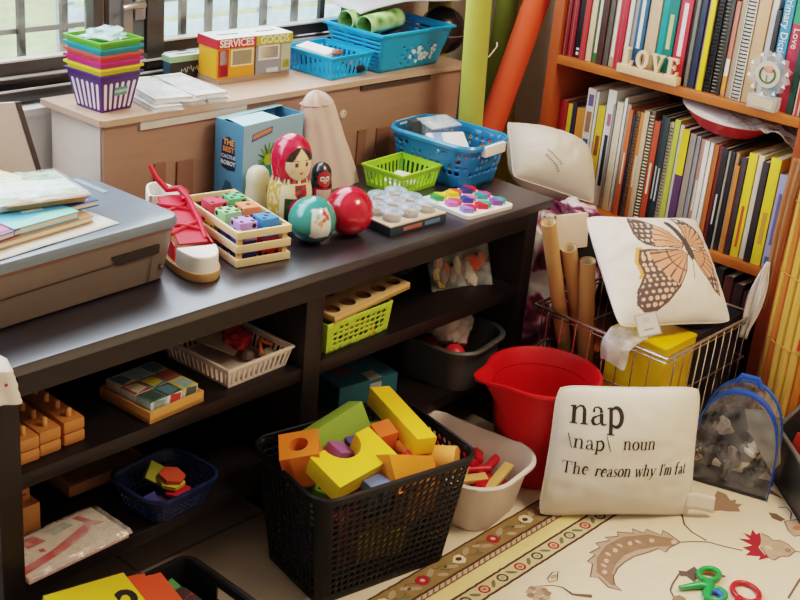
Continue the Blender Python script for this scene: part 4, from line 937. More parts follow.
B().loft([rr(.176, .156, .04, hb - .002), rr(.187, .167, .043, hb - .002), rr(.187, .167, .043, hb + .003), rr(.176, .156, .04, hb + .003), rr(.176, .156, .04, hb - .002)], NAVY, cap0=False, cap1=False).build('rim', nb)
for k, (dx, dy, dz, rz, rx, hx, lab, sh_) in enumerate([(-.02, -.01, .012, 20, 5, '4a2a5a', 'violet foam shape lowest in the navy basket', 'hex'), (.02, -.02, .024, -10, -6, 'b02030', 'red foam shape under the yellow-green one in the navy basket', 'hex'), (.018, .0, .04, 10, 8, 'b8a82e', 'yellow-green foam hexagon in the navy basket', 'hex'), (.022, .004, .050, 30, 12, 'b8482a', 'orange red foam hexagon topmost in the navy basket', 'hex'), (.0, .03, .052, 0, 55, '9a9a30', 'olive foam square standing up in the navy basket', 'sq'), (-.045, -.015, .028, 40, 10, '3a3a7a', 'blue foam shape near the left side of the navy basket', 'tri')]):
    n = {'hex': 6, 'sq': 4, 'tri': 3}[sh_]; r = .028
    b = B(); b.prism([(r * math.cos(2 * PI * q / n), r * math.sin(2 * PI * q / n)) for q in range(n)], -.004, .004, M(hx, .75))
    b.build('foam_shape', label=lab, cat='foam shape', group='foam shapes in the navy basket', t=T(1.39 + dx, 1.765 + dy, Z2 + dz, rz=rz, rx=rx))
b = B()
# right bay ------------------------------------------------------------
HG = M('a9c03c', .4, var=.06)
gb = thing('holey_basket', 'lime green basket with round holes on the upper shelf, under a holed wooden board', 'basket', (1.887, 1.792, Z1), 2)
b = B(); W0, D0, W1, D1, hb = .20, .13, .212, .142, .074
rnd = random.Random(5); GH = {}
def ghole(i, j):
    if (i, j) not in GH: GH[(i, j)] = rnd.choice([.45, .55, .7, .8, .85, None])
    r = GH[(i, j)]; return (r, r, 0, 0) if r and 0 < j < 5 and 0 < i < 11 else None
c0 = [(-W0 / 2, -D0 / 2), (W0 / 2, -D0 / 2), (W0 / 2, D0 / 2), (-W0 / 2, D0 / 2)]; c1 = [(-W1 / 2, -D1 / 2), (W1 / 2, -D1 / 2), (W1 / 2, D1 / 2), (-W1 / 2, D1 / 2)]
for s in range(4):
    p, p_, q, q_ = [Vector(c + (z,)) for c, z in ((c0[s], 0), (c0[(s + 1) % 4], 0), (c1[s], hb), (c1[(s + 1) % 4], hb))]
    hole_cells(b, lambda u, v: tuple((p * (1 - u) + p_ * u) * (1 - v) + (q * (1 - u) + q_ * u) * v), 12, 6, ghole, HG, 14)
b.box((0, 0, .001), (W0, D0, .002), HG); solid(b.build('basket_wall', gb), .002)
hbm = PALEWOOD
o = thing('holed_wooden_board', 'pale wooden board with two rows of round holes lying across the lime holey basket', 'board', (1.926, 1.785, Z1 + .079), 3, ry=-3)
b = B(); hole_cells(b, lambda u, v: ((u - .5) * .255, (v - .5) * .125, .016), 5, 2, lambda i, j: (.66, .62, 0, 0), M('dcb684', .5, var=.1, scale=9, stretch=(20, 3, 3)), 20)
b.box((0, 0, .004), (.255, .125, .008), M('9a6f45', .6))
for s in (-1, 1): b.box((0, s * .0622, .008), (.255, .0006, .016), WOOD); b.box((s * .1272, 0, .008), (.0006, .125, .016), WOOD)
for i in range(5):
    for j in range(2): b.lathe([(.0168, .008), (.0168, .016)], M('8a5c34', .6), T((i - 2) * .051, (j - .5) * .0625), 20, cap0=False, cap1=False)
b.build('board_body', o)
for k, (x, y, z, hx, nm) in enumerate([(1.92, 1.76, .02, 'c8502a', 'orange'), (1.95, 1.775, .025, 'b82a2a', 'red'), (1.89, 1.765, .015, 'c9a83a', 'yellow'), (1.85, 1.78, .02, '5a3a2a', 'brown'), (1.94, 1.745, .012, 'd98a3a', 'amber')]):
    B().box((0, 0, 0), (.032, .028, .024), M(hx, .5), bev=.004).build('toy_piece', label=nm + ' toy piece seen through the holes of the lime basket', cat='toy', group='toys in the lime holey basket', t=T(x, y, Z1 + z, rz=k * 33))
B().box((0, 0, .01), (.05, .03, .02), M('a82a30', .5), bev=.004).build('red_toy_piece', label='red toy piece behind the end of the holed wooden board', cat='toy', t=T(2.00, 1.84, Z1 + .088, rz=10))
# zip bags of small toys
def zipbag(lab, loc, rz, rx, size, tints, seed):
    o = thing('zip_bag', lab, 'bag', loc, rz, 'clear toy bags on the upper shelf', rx=rx)
    w, h, th_ = size
    def bf(sg):
        def f(u, v):
            e = (min(u, 1 - u) * 2) ** .45 * (min(v, 1 - v) * 2) ** .45
            return ((u - .5) * w, sg * (th_ * e * (1 + .6 * nz(u * 5 + seed, v * 5, sg)) + .0006), v * h)
        return f
    b = B()
    for sg in (-1, 1): b.grid(bf(sg), 18, 18, clear('f2eee8', .09, .04))
    b.build('plastic_film', o)
    rnd = random.Random(seed); b = B()
    for k in range(9):
        crumple(b, ((rnd.random() - .5) * w * .6, (rnd.random() - .5) * th_ * .5, h * (.15 + .5 * rnd.random())), (.012, .008, .02), M(tints[k % len(tints)], .5), seed + k, 6, .4)
    b.build('small_toys', o, kind='stuff')
zipbag('clear zip bag of dark small toys leaning at the back of the upper shelf', (2.285, 1.93, Z1), 10, -12, (.10, .13, .02), ['3a3436', '6a625e', '2a2a2a'], 3)
zipbag('clear zip bag with a yellow strip, leaning at the front of the upper shelf', (2.292, 1.80, Z1), -14, -24, (.105, .115, .02), ['d9b23a', '8a7a6a', 'b8a890', 'a86a4a'], 8)
zipbag('shiny clear zip bag with orange pieces near the end panel', (2.366, 1.775, Z1), -30, -35, (.09, .12, .018), ['d8542a', 'b8a898', 'c86a3a'], 12)
# bottom of the right bay
o = thing('teal_box', 'teal cardboard game box with tape on the lower shelf of the right bay', 'box', (2.035, 1.86, Z2), -9)
B().box((0, 0, .03), (.175, .12, .06), M('2f6472', .5, var=.12), bev=.002).build('box_body', o)
b = B(); b.box((.02, -.0605, .034), (.035, .001, .03), M('b8b0a0', .4)); b.box((.02, -.04, .0605), (.035, .04, .001), M('a8a498', .4)); b.build('tape_strip', o)
b = B(); b.box((-.03, .01, .0606), (.05, .025, .001), M('8a3a5a', .5)); b.build('printed_patch', o)
GREYP = M('4a4846', .42, var=.06)
gp = thing('grey_bin', 'dark grey plastic bin with red balls and a bag, low in the right bay', 'bin', (2.315, 1.80, Z2), 10)
b = B(); R2 = lambda g, z: rr(.195 + g, .205 + g, .05 + g / 2, z, 6)
b.loft([R2(0, 0.0), R2(.02, .104), R2(.042, .104), R2(.044, .110), R2(.036, .115), R2(.016, .112), R2(-.004, .004)], GREYP, cap1=True); b.build('bin_body', gp)
B().box((.03, -.109, .055), (.014, .001, .022), M('c0202c', .5), T(rx=0)).build('red_sticker', gp)
for k, (x, y, z, lab) in enumerate([(2.27, 1.745, .075, 'red ball at the front of the grey bin'), (2.345, 1.80, .08, 'red ball beside the tied bag in the grey bin'), (2.30, 1.84, .06, 'red ball at the back of the grey bin')]):
    B().ball(.029, M('c2202a', .4), T(), 24, 16).build('play_ball', label=lab, cat='ball', group='red balls in the grey bin', t=T(x, y, Z2 + z))
o = crumple(B(), (0, 0, 0), (.06, .045, .05), clear('e6dcd2', .55, .15), 17, 18, .3).build('tied_plastic_bag', label='cloudy plastic bag of beige pieces on top of the grey bin', cat='bag', t=T(2.315, 1.80, Z2 + .125))
crumple(B(), (0, 0, -.004), (.045, .034, .036), M('c9ab94', .7), 18, 10, .3).build('beige_pieces', o, kind='stuff')
# ================================================================== on the floor
# black crate at the near end, with foam number cards
bk = thing('black_crate', 'black plastic crate with a handle slot on the floor by the shelf unit', 'crate', (1.165, 1.47, .0055), 0)
b = B(); W, D, H_ = .34, .30, .135; BKM = M('141214', .5)
for s in (-1, 1): b.box((0, s * D / 2, H_ / 2), (W, .004, H_), BKM); b.box((-W / 2, 0, H_ / 2), (.004, D, H_), BKM)
b.box((0, 0, .002), (W, D, .004), BKM)
b.box((W / 2, 0, .043), (.004, D, .086), BKM); b.box((W / 2, 0, .126), (.006, D, .018), BKM)
for s in (-1, 1): b.box((W / 2, s * .105, .102), (.004, .09, .034), BKM)
b.build('crate_body', bk)
b = B(); b.loft([rr(W, D, .02, .13), rr(W + .02, D + .02, .03, .13), rr(W + .02, D + .02, .03, .137), rr(W, D, .02, .137), rr(W, D, .02, .13)], BKM, cap0=False, cap1=False); b.build('rim', bk)
o = thing('foam_number_card', 'yellow foam card with a black 2 in the black crate', 'card', (1.10, 1.572, .160), -8, rx=6, ry=4)
B().box((0, 0, 0), (.16, .14, .012), M('d9c020', .7, var=.04), bev=.002).build('foam_sheet', o)
b = B(); text(b, '2', .085, M('1a1612', .7), T(.055, -.01, .0065, rz=0), .0004, bold=.003); b.build('printed_number', o)
o = B().box((0, 0, 0), (.15, .12, .012), M('d8502a', .7, var=.04), bev=.002).build('foam_number_card', label='orange foam card tucked behind the yellow one in the black crate', cat='card', t=T(1.185, 1.578, .140, rz=-10, rx=4, ry=10))
for k, (x, y, z, hx, nm) in enumerate([(1.265, 1.575, .115, '3f7a3a', 'green'), (1.27, 1.52, .11, 'b02030', 'red')]):
    B().box((0, 0, 0), (.035, .045, .02), M(hx, .6), bev=.004).build('toy_piece', label=nm + ' toy piece beside the orange card in the black crate', cat='toy', t=T(x, y, z, rz=20, rx=30))
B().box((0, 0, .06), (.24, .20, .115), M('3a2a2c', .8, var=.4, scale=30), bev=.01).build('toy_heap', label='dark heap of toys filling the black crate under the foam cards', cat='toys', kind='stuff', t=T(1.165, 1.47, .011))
# black mesh basket of foam blocks --------------------------------------
bb = thing('mesh_basket', 'tall black plastic mesh basket full of coloured foam blocks', 'basket', (1.736, 1.538, .0055), -11)
BM = M('0f0c0d', .5, var=.08, spec=.3); HB = .270
q0 = rrpath(.335, .212, .03); q1 = rrpath(.40, .275, .045)
wall = lambda u, v: tuple(q0(u) * (1 - v) + q1(u) * v + Vector((0, 0, v * HB)))
b = B(); hole_cells(b, wall, 72, 17, lambda i, j: (.72, .74, .3, 0) if 1 <= j <= 15 and i not in (1, 2, 23, 24, 37, 38, 59, 60) else None, BM, 8)
b.flat([(p[0], p[1]) for p in rr(.335, .212, .03, 0)], BM, z=.001); solid(b.build('mesh_wall', bb), .003)
R3 = lambda g, z: rr(.40 + g, .275 + g, .045 + g / 2, z, 7)
B().loft([R3(-.004, HB - .012), R3(.012, HB - .012), R3(.012, HB), R3(.004, HB + .004), R3(-.004, HB + .002), R3(-.004, HB - .012)], BM, cap0=False, cap1=False).build('rim', bb)
ib = T(1.736, 1.538, -.004, rz=-11)
def inb(x, y, z): v = ib @ Vector((x, y, z)); return (v.x, v.y, v.z)
def foam(lab, hx, loc, rz, rx, ry, build, grp='foam blocks in the black basket'):
    m = M(hx, .75, var=.05, scale=40); b = B(); build(b, m)
    return b.build('foam_block', label=lab, cat='block', group=grp, t=T(*loc, rz=rz, rx=rx, ry=ry))
bxs = lambda *d: (lambda b, m: b.box((0, 0, 0), d, m, bev=.003))
def arch(b, m):
    P = [(-.085, -.045), (.085, -.045), (.085, .045)] + [(.045 * math.cos(a), .045 - .045 * math.sin(a) * 1.0) for a in [PI * k / 16 for k in range(17)]] + [(-.085, .045)]
    b.prism(P, -.022, .022, m)
def tunnel(b, m):
    # cube with a round hole through it
    n = 20; s = .04
    vs = []; fs = []
    for z in (-s, s):
        for k in range(n):
            a = 2 * PI * (k + .5) / n; q = max(abs(math.cos(a)), abs(math.sin(a))); vs.append((s * math.cos(a) / q, s * math.sin(a) / q, z))
        for k in range(n):
            a = 2 * PI * (k + .5) / n; vs.append((.02 * math.cos(a), .02 * math.sin(a), z))
    for k in range(n):
        l = (k + 1) % n
        fs += [(k, n + k, n + l, l), (2 * n + k, 2 * n + l, 3 * n + l, 3 * n + k), (n + k, 3 * n + k, 3 * n + l, n + l), (k, l, 2 * n + l, 2 * n + k)]
    b.add(vs, fs, m); 
    for sx, sy in ((1, 1), (-1, 1), (-1, -1), (1, -1)):
        k = int(((math.atan2(sy, sx) % (2 * PI)) / (2 * PI)) * n - .5); l = (k + 1) % n
        b.add([vs[k], (sx * s, sy * s, -s), vs[l], vs[2 * n + k], (sx * s, sy * s, s), vs[2 * n + l]], [(0, 2, 1), (3, 4, 5), (0, 1, 4, 3), (1, 2, 5, 4)], m)
def wedge(b, m): b.prism([(-.06, -.04), (.06, -.04), (.06, .0), (-.06, .045)], -.03, .03, m)
def cylb(b, m): b.cyl(.03, -.05, .05, m, n=28)
FB = [
 ('long green foam block standing at the back of the black basket', '7f9c3a', (-.045, .055, .272), 12, -24, -9, bxs(.19, .045, .11)),
 ('orange foam cube with a round hole, at the near corner of the black basket', 'e07a22', (-.148, .015, .286), -32, 10, -14, tunnel),
 ('yellow foam arch with a half-round cut, lying at the front of the black basket', 'e8c21c', (-.07, -.05, .288), 12, 20, -3, arch),
 ('long yellow foam plank tilted up at the right of the black basket', 'e2b81a', (.11, .028, .304), -6, 5, 6, bxs(.05, .21, .042)),
 ('orange red foam block standing behind the yellow arch in the black basket', 'd9641f', (.05, .01, .268), -6, 14, -6, bxs(.045, .045, .10)),
 ('light orange foam wedge leaning on the front rim of the black basket', 'e8922c', (.04, -.082, .268), 12, 64, 0, wedge),
 ('pale orange foam cylinder at the right rim of the black basket', 'e89a4a', (.135, -.065, .248), 40, 80, 0, cylb),
 ('small mauve foam block between the green block and the arch', '9a5a90', (-.065, .01, .27), 10, 10, 20, bxs(.045, .045, .05)),
 ('purple foam block seen through the arch', '5a4a8a', (.0, .015, .265), -6, 6, 0, bxs(.06, .05, .05)),
 ('slate blue foam block under the light orange wedge', '6a7aa8', (-.045, -.105, .245), 10, 10, 0, bxs(.05, .04, .05)),
 ('red foam piece between the orange wedge and cylinder', 'c01f2c', (.10, -.05, .262), 24, 18, 12, bxs(.10, .03, .02)),
 ('dark green foam block under the long yellow plank', '4f8a2e', (.05, .075, .25), 0, 8, 0, bxs(.10, .04, .05)),
 ('green foam strip showing at the left side wall of the black basket', '6a9a3a', (-.145, -.05, .205), 62, 20, 0, bxs(.10, .03, .03)),
 ('orange foam block lower down in the black basket, at the front wall', 'd88a2a', (.08, -.085, .18), 10, 0, 0, bxs(.10, .04, .08)),
 ('yellow foam block low in the black basket, at the front wall', 'd9c22e', (.0, -.06, .09), -8, 0, 0, bxs(.12, .05, .07)),
 ('dark red foam block low in the black basket, at the front left', '7a1f2a', (-.09, -.06, .13), 14, 0, 0, bxs(.08, .05, .12)),
 ('magenta foam block in the middle of the black basket', '8a2a5a', (-.02, .03, .17), 0, 0, 0, bxs(.18, .10, .10)),
 ('orange foam block in the middle right of the black basket', 'd8762a', (.13, .0, .17), 10, 0, 0, bxs(.06, .12, .12)),
 ('green foam block at the bottom of the black basket', '5a8a3a', (.06, .02, .06), 0, 0, 0, bxs(.14, .10, .09)),
 ('blue foam block at the bottom left of the black basket', '3f5aa0', (-.09, .02, .055), 0, 0, 0, bxs(.09, .12, .09)),
]
for lab, hx, (x, y, z), rz, rx, ry, fn in FB: foam(lab, hx, inb(x, y, z), rz - 11, rx, ry, fn)
# white tub -------------------------------------------------------------
TW = M('d9c8be', .42, var=.04)
tb = thing('white_tub', 'white plastic tub with a wavy rim, half full of red and wooden blocks', 'tub', (2.074, 1.562, .0055), 8)
def tubring(g, z, wob=0.0):
    out = []
    for (x, y, _) in rr(.236 + g, .33 + g, .075 + g / 2, 0, 12):
        a = abs(y) / (.165 + g / 2); out.append((x, y, z - wob * max(0, 1 - (abs(y) / .10) ** 2) if abs(x) > .1 else z))
    return out
b = B(); b.loft([tubring(-.05, 0), tubring(-.04, .008), tubring(.0, .112, .0), tubring(.02, .13, .012), tubring(.034, .133, .014), tubring(.036, .128, .014), tubring(.034, .133, .014), tubring(.016, .136, .014), tubring(-.006, .12, .006), tubring(-.05, .010)], TW, cap1=True); b.build('tub_body', tb)
rnd = random.Random(4); ti = T(2.072, 1.56, .004, rz=8)
kinds = [('red wooden peg', 'c41526'), ('red wooden bar', 'b8101f'), ('plain wooden slat', 'd6ac6a'), ('natural wood block', 'cfa05a')]
TBL = [(-.04, -.11, .045, 20, 6, 1), (.02, -.05, .05, -35, 8, 0), (.05, -.02, .055, 60, -8, 0), (.07, -.07, .045, 10, 4, 0), (.0, .0, .05, 75, 6, 0), (.08, .02, .05, -20, 10, 0), (-.02, .04, .05, 30, -6, 0), (.04, .06, .045, -60, 6, 0), (.10, -.02, .05, 40, 20, 1),
       (.02, -.125, .05, 12, 4, 2), (-.06, -.06, .055, -28, 8, 2), (-.02, -.02, .06, 50, 5, 3), (-.06, .03, .05, 10, 4, 3), (.0, .09, .05, -12, 6, 2), (-.05, -.12, .05, 60, 4, 0), (.06, .10, .04, 25, 0, 1)]
pos = ['by the near rim', 'at the heap centre', 'on top of the heap', 'by the pillow side', 'under the others', 'leaning outward', 'at the back of the heap', 'farther back', 'against the pillow-side wall', 'along the front wall', 'crossing the front slats', 'half under the red pegs', 'at the left wall', 'near the back wall', 'beside the dark ring', 'deep at the back']
for k, (x, y, z, rz, rx, kd) in enumerate(TBL):
    nm, hx = kinds[kd]; v = ti @ Vector((x * .85 + .012, y * .88 + .005, z + .006)); m = M(hx, .45, var=.1, scale=14); b = B()
    if kd == 0: b.tube([(-.042, 0, 0), (.042, 0, 0)], .0105, m, n=14)
    elif kd == 1: b.box((0, 0, 0), (.09, .02, .018), m, bev=.002)
    elif kd == 2: b.box((0, 0, 0), (.13, .024, .012), m, bev=.002)
    else: b.box((0, 0, 0), (.07, .045, .02), m, bev=.002); b.lathe([(.008, .0102), (.008, .0106)], M('7a5a30', .6), n=14)
    b.build('tub_block', label='%s in the white tub, %s' % (nm, pos[k]), cat='block', group='blocks in the white tub', t=T(v.x, v.y, v.z + .026, rz=rz, rx=rx, ry=(k % 3 - 1) * 8))
v = ti @ Vector((-.075, -.10, .058)); b = B(); b.tube([(.017 * math.cos(a), .017 * math.sin(a), 0) for a in [2 * PI * q / 20 for q in range(20)]], .009, M('26211f', .5), n=10, closed=True)
b.build('dark_wooden_ring', label='dark wooden ring lying at the front corner of the white tub', cat='ring', t=T(v.x, v.y, v.z, rx=20))
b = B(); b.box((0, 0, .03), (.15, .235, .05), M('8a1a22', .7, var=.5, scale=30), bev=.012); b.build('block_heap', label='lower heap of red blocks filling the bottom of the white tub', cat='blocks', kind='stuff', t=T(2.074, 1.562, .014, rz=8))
# red bucket ------------------------------------------------------------
RB = M('c8141c', .38, var=.05)
rb = thing('red_bucket', 'round red plastic bucket with a pouring lip behind the nap cushion', 'bucket', (2.324, 1.508, .0055), 0)
def bring(r, z, lip=0, n=56):
    out = []
    for k in range(n):
        a = 2 * PI * k / n; d = math.cos(a - math.radians(152)); e = max(0, d) ** 26 * lip
        out.append(((r + e) * math.cos(a), (r + e) * math.sin(a), z))
    return out
b = B(); b.loft([bring(.086, 0), bring(.090, .006), bring(.116, .2), bring(.127, .262, .03), bring(.134, .272, .045), bring(.139, .272, .045), bring(.139, .278, .045), bring(.132, .279, .042), bring(.124, .268, .028), bring(.112, .2), bring(.086, .008)], RB); b.build('bucket_body', rb)
B().lathe([(.1195, .232), (.1185, .236), (.1185, .24)], M('b01018', .4), n=48, cap0=False, cap1=False).build('inner_ridge', rb)
crumple(B(), (0, 0, 0), (.045, .05, .03), clear('d9b4a4', .5, .1), 41, 12, .4).build('clear_wrap', label='crumpled clear wrap lying at the bottom of the red bucket', cat='wrap', t=T(2.33, 1.49, .055))
crumple(B(), (0, 0, 0), (.06, .06, .03), M('7a2a26', .7), 42, 10, .2).build('toy_bag', label='dull red bundle under the clear wrap in the red bucket', cat='bag', t=T(2.318, 1.495, .035))
# ================================================================== wire basket group by the bookcase
wb = thing('wire_basket', 'chrome wire basket on the floor before the bookcase, holding tubes and boxes', 'basket', (0, 0, .004))
X0, X1, Y0, Y1, ZR = 2.462, 2.885, 1.268, 1.655, .365
def zr(x): return ZR
b = B(); loop = lambda z, e=0: [(X0 - e, Y0 - e, z), (X1 + e, Y0 - e, z), (X1 + e, Y1 + e, z), (X0 - e, Y1 + e, z)]
def bars(b, P, r): 
    for k in range(4): b.tube([P[k], P[(k + 1) % 4]], r, CHROME, n=8); b.ball(r, CHROME, T(*P[k]), 8, 6)
bars(b, loop(ZR, .0), .0042); bars(b, loop(ZR - .012, -.0), .0022); b.build('rim', wb)
b = B()
for z in (.012, .13, .245): bars(b, loop(z, -.004), .0026)
b.build('rail', wb)
b = B(); n = 11
for k in range(1, n): x = X0 + (X1 - X0) * k / n; b.tube([(x, Y0, ZR + .004), (x, Y0 - .0015, ZR - .03), (x, Y0 + .003, .012), (x, Y1 - .003, .012), (x, Y1, ZR + .004)], .002, CHROME, n=6)
n = 9
for k in range(1, n): y = Y0 + (Y1 - Y0) * k / n; b.tube([(X0, y, ZR + .004), (X0 - .0015, y, ZR - .03), (X0 + .003, y, .009), (X1 - .003, y, .009), (X1, y, ZR + .004)], .002, CHROME, n=6)
b.build('wires', wb)
o = thing('yellow_box', 'glossy yellow fabric-covered box standing in the wire basket', 'box', (2.574, 1.375, .0195), 0)
B().box((0, 0, .175), (.145, .16, .35), M('d9a900', .35, var=.06, coat=.2), bev=.006).build('box_body', o)
b = B(); b.box((0, 0, .346), (.146, .161, .012), M('e0b400', .3, var=.05, coat=.2), bev=.004); b.build('lid_edge', o)
o = thing('black_box', 'black leatherette box beside the yellow one in the wire basket', 'box', (2.755, 1.412, .0195), 0)
B().box((0, 0, .172), (.215, .25, .344), M('1a1a22', .35, var=.1, coat=.2), bev=.006).build('box_body', o); B().box((0, 0, .349), (.217, .252, .014), M('20202a', .35, var=.1, coat=.2), bev=.004).build('lid_edge', o)
crumple(B(), (0, 0, 0), (.03, .03, .07), M('8a1420', .5, coat=.2), 52, 14, .25).build('red_pouch', label='dark red pouch behind the yellow box in the wire basket', cat='pouch', t=T(2.59, 1.625, .29))
CARD = M('b98a58', .65, var=.1, scale=12, stretch=(6, 6, 1)); CARDI = M('7a5a3c', .8)
def ctube(lab, a, c, r):
    A, C_ = Vector(a), Vector(c); d = (C_ - A); L_ = d.length
    q = d.to_track_quat('Z', 'Y').to_matrix().to_4x4()
    o = bpy.data.objects.new('cardboard_tube', None); COL.objects.link(o); o.matrix_world = Matrix.Translation(A) @ q; tag(o, lab, 'tube', 'cardboard tubes')
    B().lathe([(r - .002, 0), (r, 0), (r, L_), (r - .002, L_), (r - .002, L_ - .05)], CARD, n=28, cap1=False).build('tube_wall', o); B().lathe([(r - .0025, L_ - .05), (r - .0025, L_ - .003), (r - .004, L_ - .003), (r - .006, L_ - .05)], M('d9c2a0', .7), n=28, cap0=False, cap1=False).build('tube_lining', o)
ctube('tallest brown cardboard tube, next to the table end, leaning in the wire basket', (2.63, 1.60, .03), (2.386, 1.60, .623), .0185)
ctube('middle brown cardboard tube of the three in the wire basket', (2.69, 1.582, .03), (2.452, 1.575, .552), .0195)
ctube('shortest brown cardboard tube, upright beside the butterfly cushion', (2.60, 1.545, .03), (2.482, 1.535, .523), .0195)
B().grid(lambda u, v: (.05 - .085 * min(1, v * 1.5) + .010 * nz(u * 3, v * 3, 1), (u - .5) * .10 * (1 - .25 * v), .024 - .012 * (v * 2 - .8) ** 2 - .055 * max(0, v - .5) * 2 + .012 * nz(u * 3, v * 3, 7)), 24, 20, clear('eadcd4', .5, .12)).build('clear_wrap', label='crumpled clear wrap over the front rim of the wire basket by the yellow box', cat='wrap', t=T(2.462, 1.385, .366, rz=-8))
# floral bag slumped between the table end and the bookcase
def floral():
    m = M('d9cfd2', .45, var=.05, coat=.2); nt = m.node_tree; N = nt.nodes; L = nt.links
    n2 = N.new('ShaderNodeTexNoise'); n2.inputs['Scale'].default_value = 5.5; n2.inputs['Detail'].default_value = 2; n2.inputs['Distortion'].default_value = 1.5
    r = N.new('ShaderNodeValToRGB'); r.color_ramp.interpolation = 'LINEAR'
    E_ = r.color_ramp.elements; E_[0].position = .44; E_[0].color = rgb('5a1a3a') + (1,); E_[1].position = .52; E_[1].color = rgb('dcd4d6') + (1,)
    e = E_.new(.48); e.color = rgb('a85a7a') + (1,)
    L.new(N['Texture Coordinate'].outputs['Object'], n2.inputs['Vector']); L.new(n2.outputs['Fac'], r.inputs['Fac']); L.new(r.outputs['Color'], N['Principled BSDF'].inputs['Base Color'])
    n3 = N.new('ShaderNodeTexNoise'); n3.inputs['Scale'].default_value = 14; bp = N.new('ShaderNodeBump'); bp.inputs['Strength'].default_value = .8; bp.inputs['Distance'].default_value = .02
    L.new(N['Texture Coordinate'].outputs['Object'], n3.inputs['Vector']); L.new(n3.outputs['Fac'], bp.inputs['Height']); L.new(bp.outputs['Normal'], N['Principled BSDF'].inputs['Normal'])
    return m
FL = floral()
def sack(u, v):
    a = 2 * PI * u; ca, sa = math.cos(a), math.sin(a); p = 3.0; q = (abs(ca) ** p + abs(sa) ** p) ** (1 / p)
    k = (1 - .10 * v) * (min(1, (1 - v) * 9 + .55)) * (min(1, v * 12 + .8))
    w = .17 * k * (1 + .10 * nz(ca * 2, sa * 2, v * 6) + .06 * nz(ca * 6, sa * 6, v * 14)); d = .135 * k * (1 + .10 * nz(ca * 2 + 7, sa * 2, v * 6))
    return (ca / q * w, sa / q * d, v * .52 + .03 * nz(ca * 3, sa * 3, 4) * v)
o = thing('floral_plastic_bag', 'big white plastic bag with a dark pink flower print stuffed behind the wire basket', 'bag', (2.73, 1.82, 0), 8)
b = B(); b.grid(sack, 72, 40, FL); b.flat([sack(k / 48, 1)[:2] for k in range(48)], FL, z=.515); b.flat([sack(k / 48, 0)[:2] for k in range(48)], FL, z=.0); b.build('bag_film', o)
crumple(B(), (0, 0, 0), (.075, .06, .04), FL, 66, 26, .35).build('bag_knot', o, label='dark pink gathered knot', t=T(-.05, -.08, .53))
B().box((0, 0, 0), (.10, .012, .09), M('e3cbb8', .7), bev=.004).build('pink_card_pack', label='pale pink card tucked behind the cardboard tubes', cat='card', t=T(2.59, 1.665, .535, rz=-20, rx=-10))
B().box((0, 0, 0), (.13, .02, .09), M('1a181a', .5), bev=.005).build('black_folder', label='black folder edge showing behind the middle tube', cat='folder', t=T(2.665, 1.645, .47, rz=-15, rx=-10, ry=-8))

# ------------------------------------------------------------------ cushions
def cushion(name, lab, w, h, th, mtx, seed, front_paint=None, hx='e6ddd2', N_=60, cat='cushion', wr=1.0, taper=0.0):
    def P(u, v, sg):
        U, V = 2 * u - 1, 2 * v - 1
        x = U * w / 2 * (1 - .03 * (1 - V * V) - .05 * V ** 8) * (1 - taper * v); z = h / 2 + V * h / 2 * (1 - .03 * (1 - U * U) - .05 * U ** 8)
        e = (max(0, 1 - abs(U) ** 2.3) * max(0, 1 - abs(V) ** 2.3)) ** .62
        edge = max(abs(U), abs(V))
        y = sg * (th / 2 * e * (1 + .10 * nz(u * 3 + seed, v * 3, sg)) + .003 * wr * e * nz(u * 9 + seed, v * 5, sg) + .0022 * wr * e * nz(U * 1.5 + V * 5 + seed, (U - V) * 2.2, 3) * edge + .0008 * wr * math.sin(U * V * 22 + U * 7 + 3 * nz(u * 3, v * 3, seed)) * max(0, edge - .4) * e * 2.5 + .0008)
        return (x, y, z)
    o = bpy.data.objects.new(name, None); COL.objects.link(o); o.matrix_world = mtx; tag(o, lab, cat)
    base = rgb(hx); b = B(); m = painted(.85, 0, .25)
    col = (lambda u, v: front_paint(u, v) or base) if front_paint else (lambda u, v: base)
    K = 190 if front_paint else N_
    b.grid(lambda u, v: P(u, v, -1), K, K, m, paint=col); b.grid(lambda u, v: P(1 - u, v, 1), N_, N_, m, paint=lambda u, v: base)
    b.build('cover', o, ang=60)
    b = B(); ring = []
    for k in range(25): ring.append(P(k / 24, 0, 0))
    for k in range(1, 25): ring.append(P(1, k / 24, 0))
    for k in range(1, 25): ring.append(P(1 - k / 24, 1, 0))
    for k in range(1, 24): ring.append(P(0, 1 - k / 24, 0))
    b.tube(ring, .0022, M(hx, .85), n=6, closed=True); b.build('seam', o)
    return o, P
def frame_mtx(origin, xdir, updir):
    X = Vector(xdir).normalized(); Zv = Vector(updir); Zv = (Zv - X * Zv.dot(X)).normalized(); Y = Zv.cross(X)
    m = Matrix.Identity(4)
    for i in range(3): m[i][0], m[i][1], m[i][2], m[i][3] = X[i], Y[i], Zv[i], origin[i]
    return m
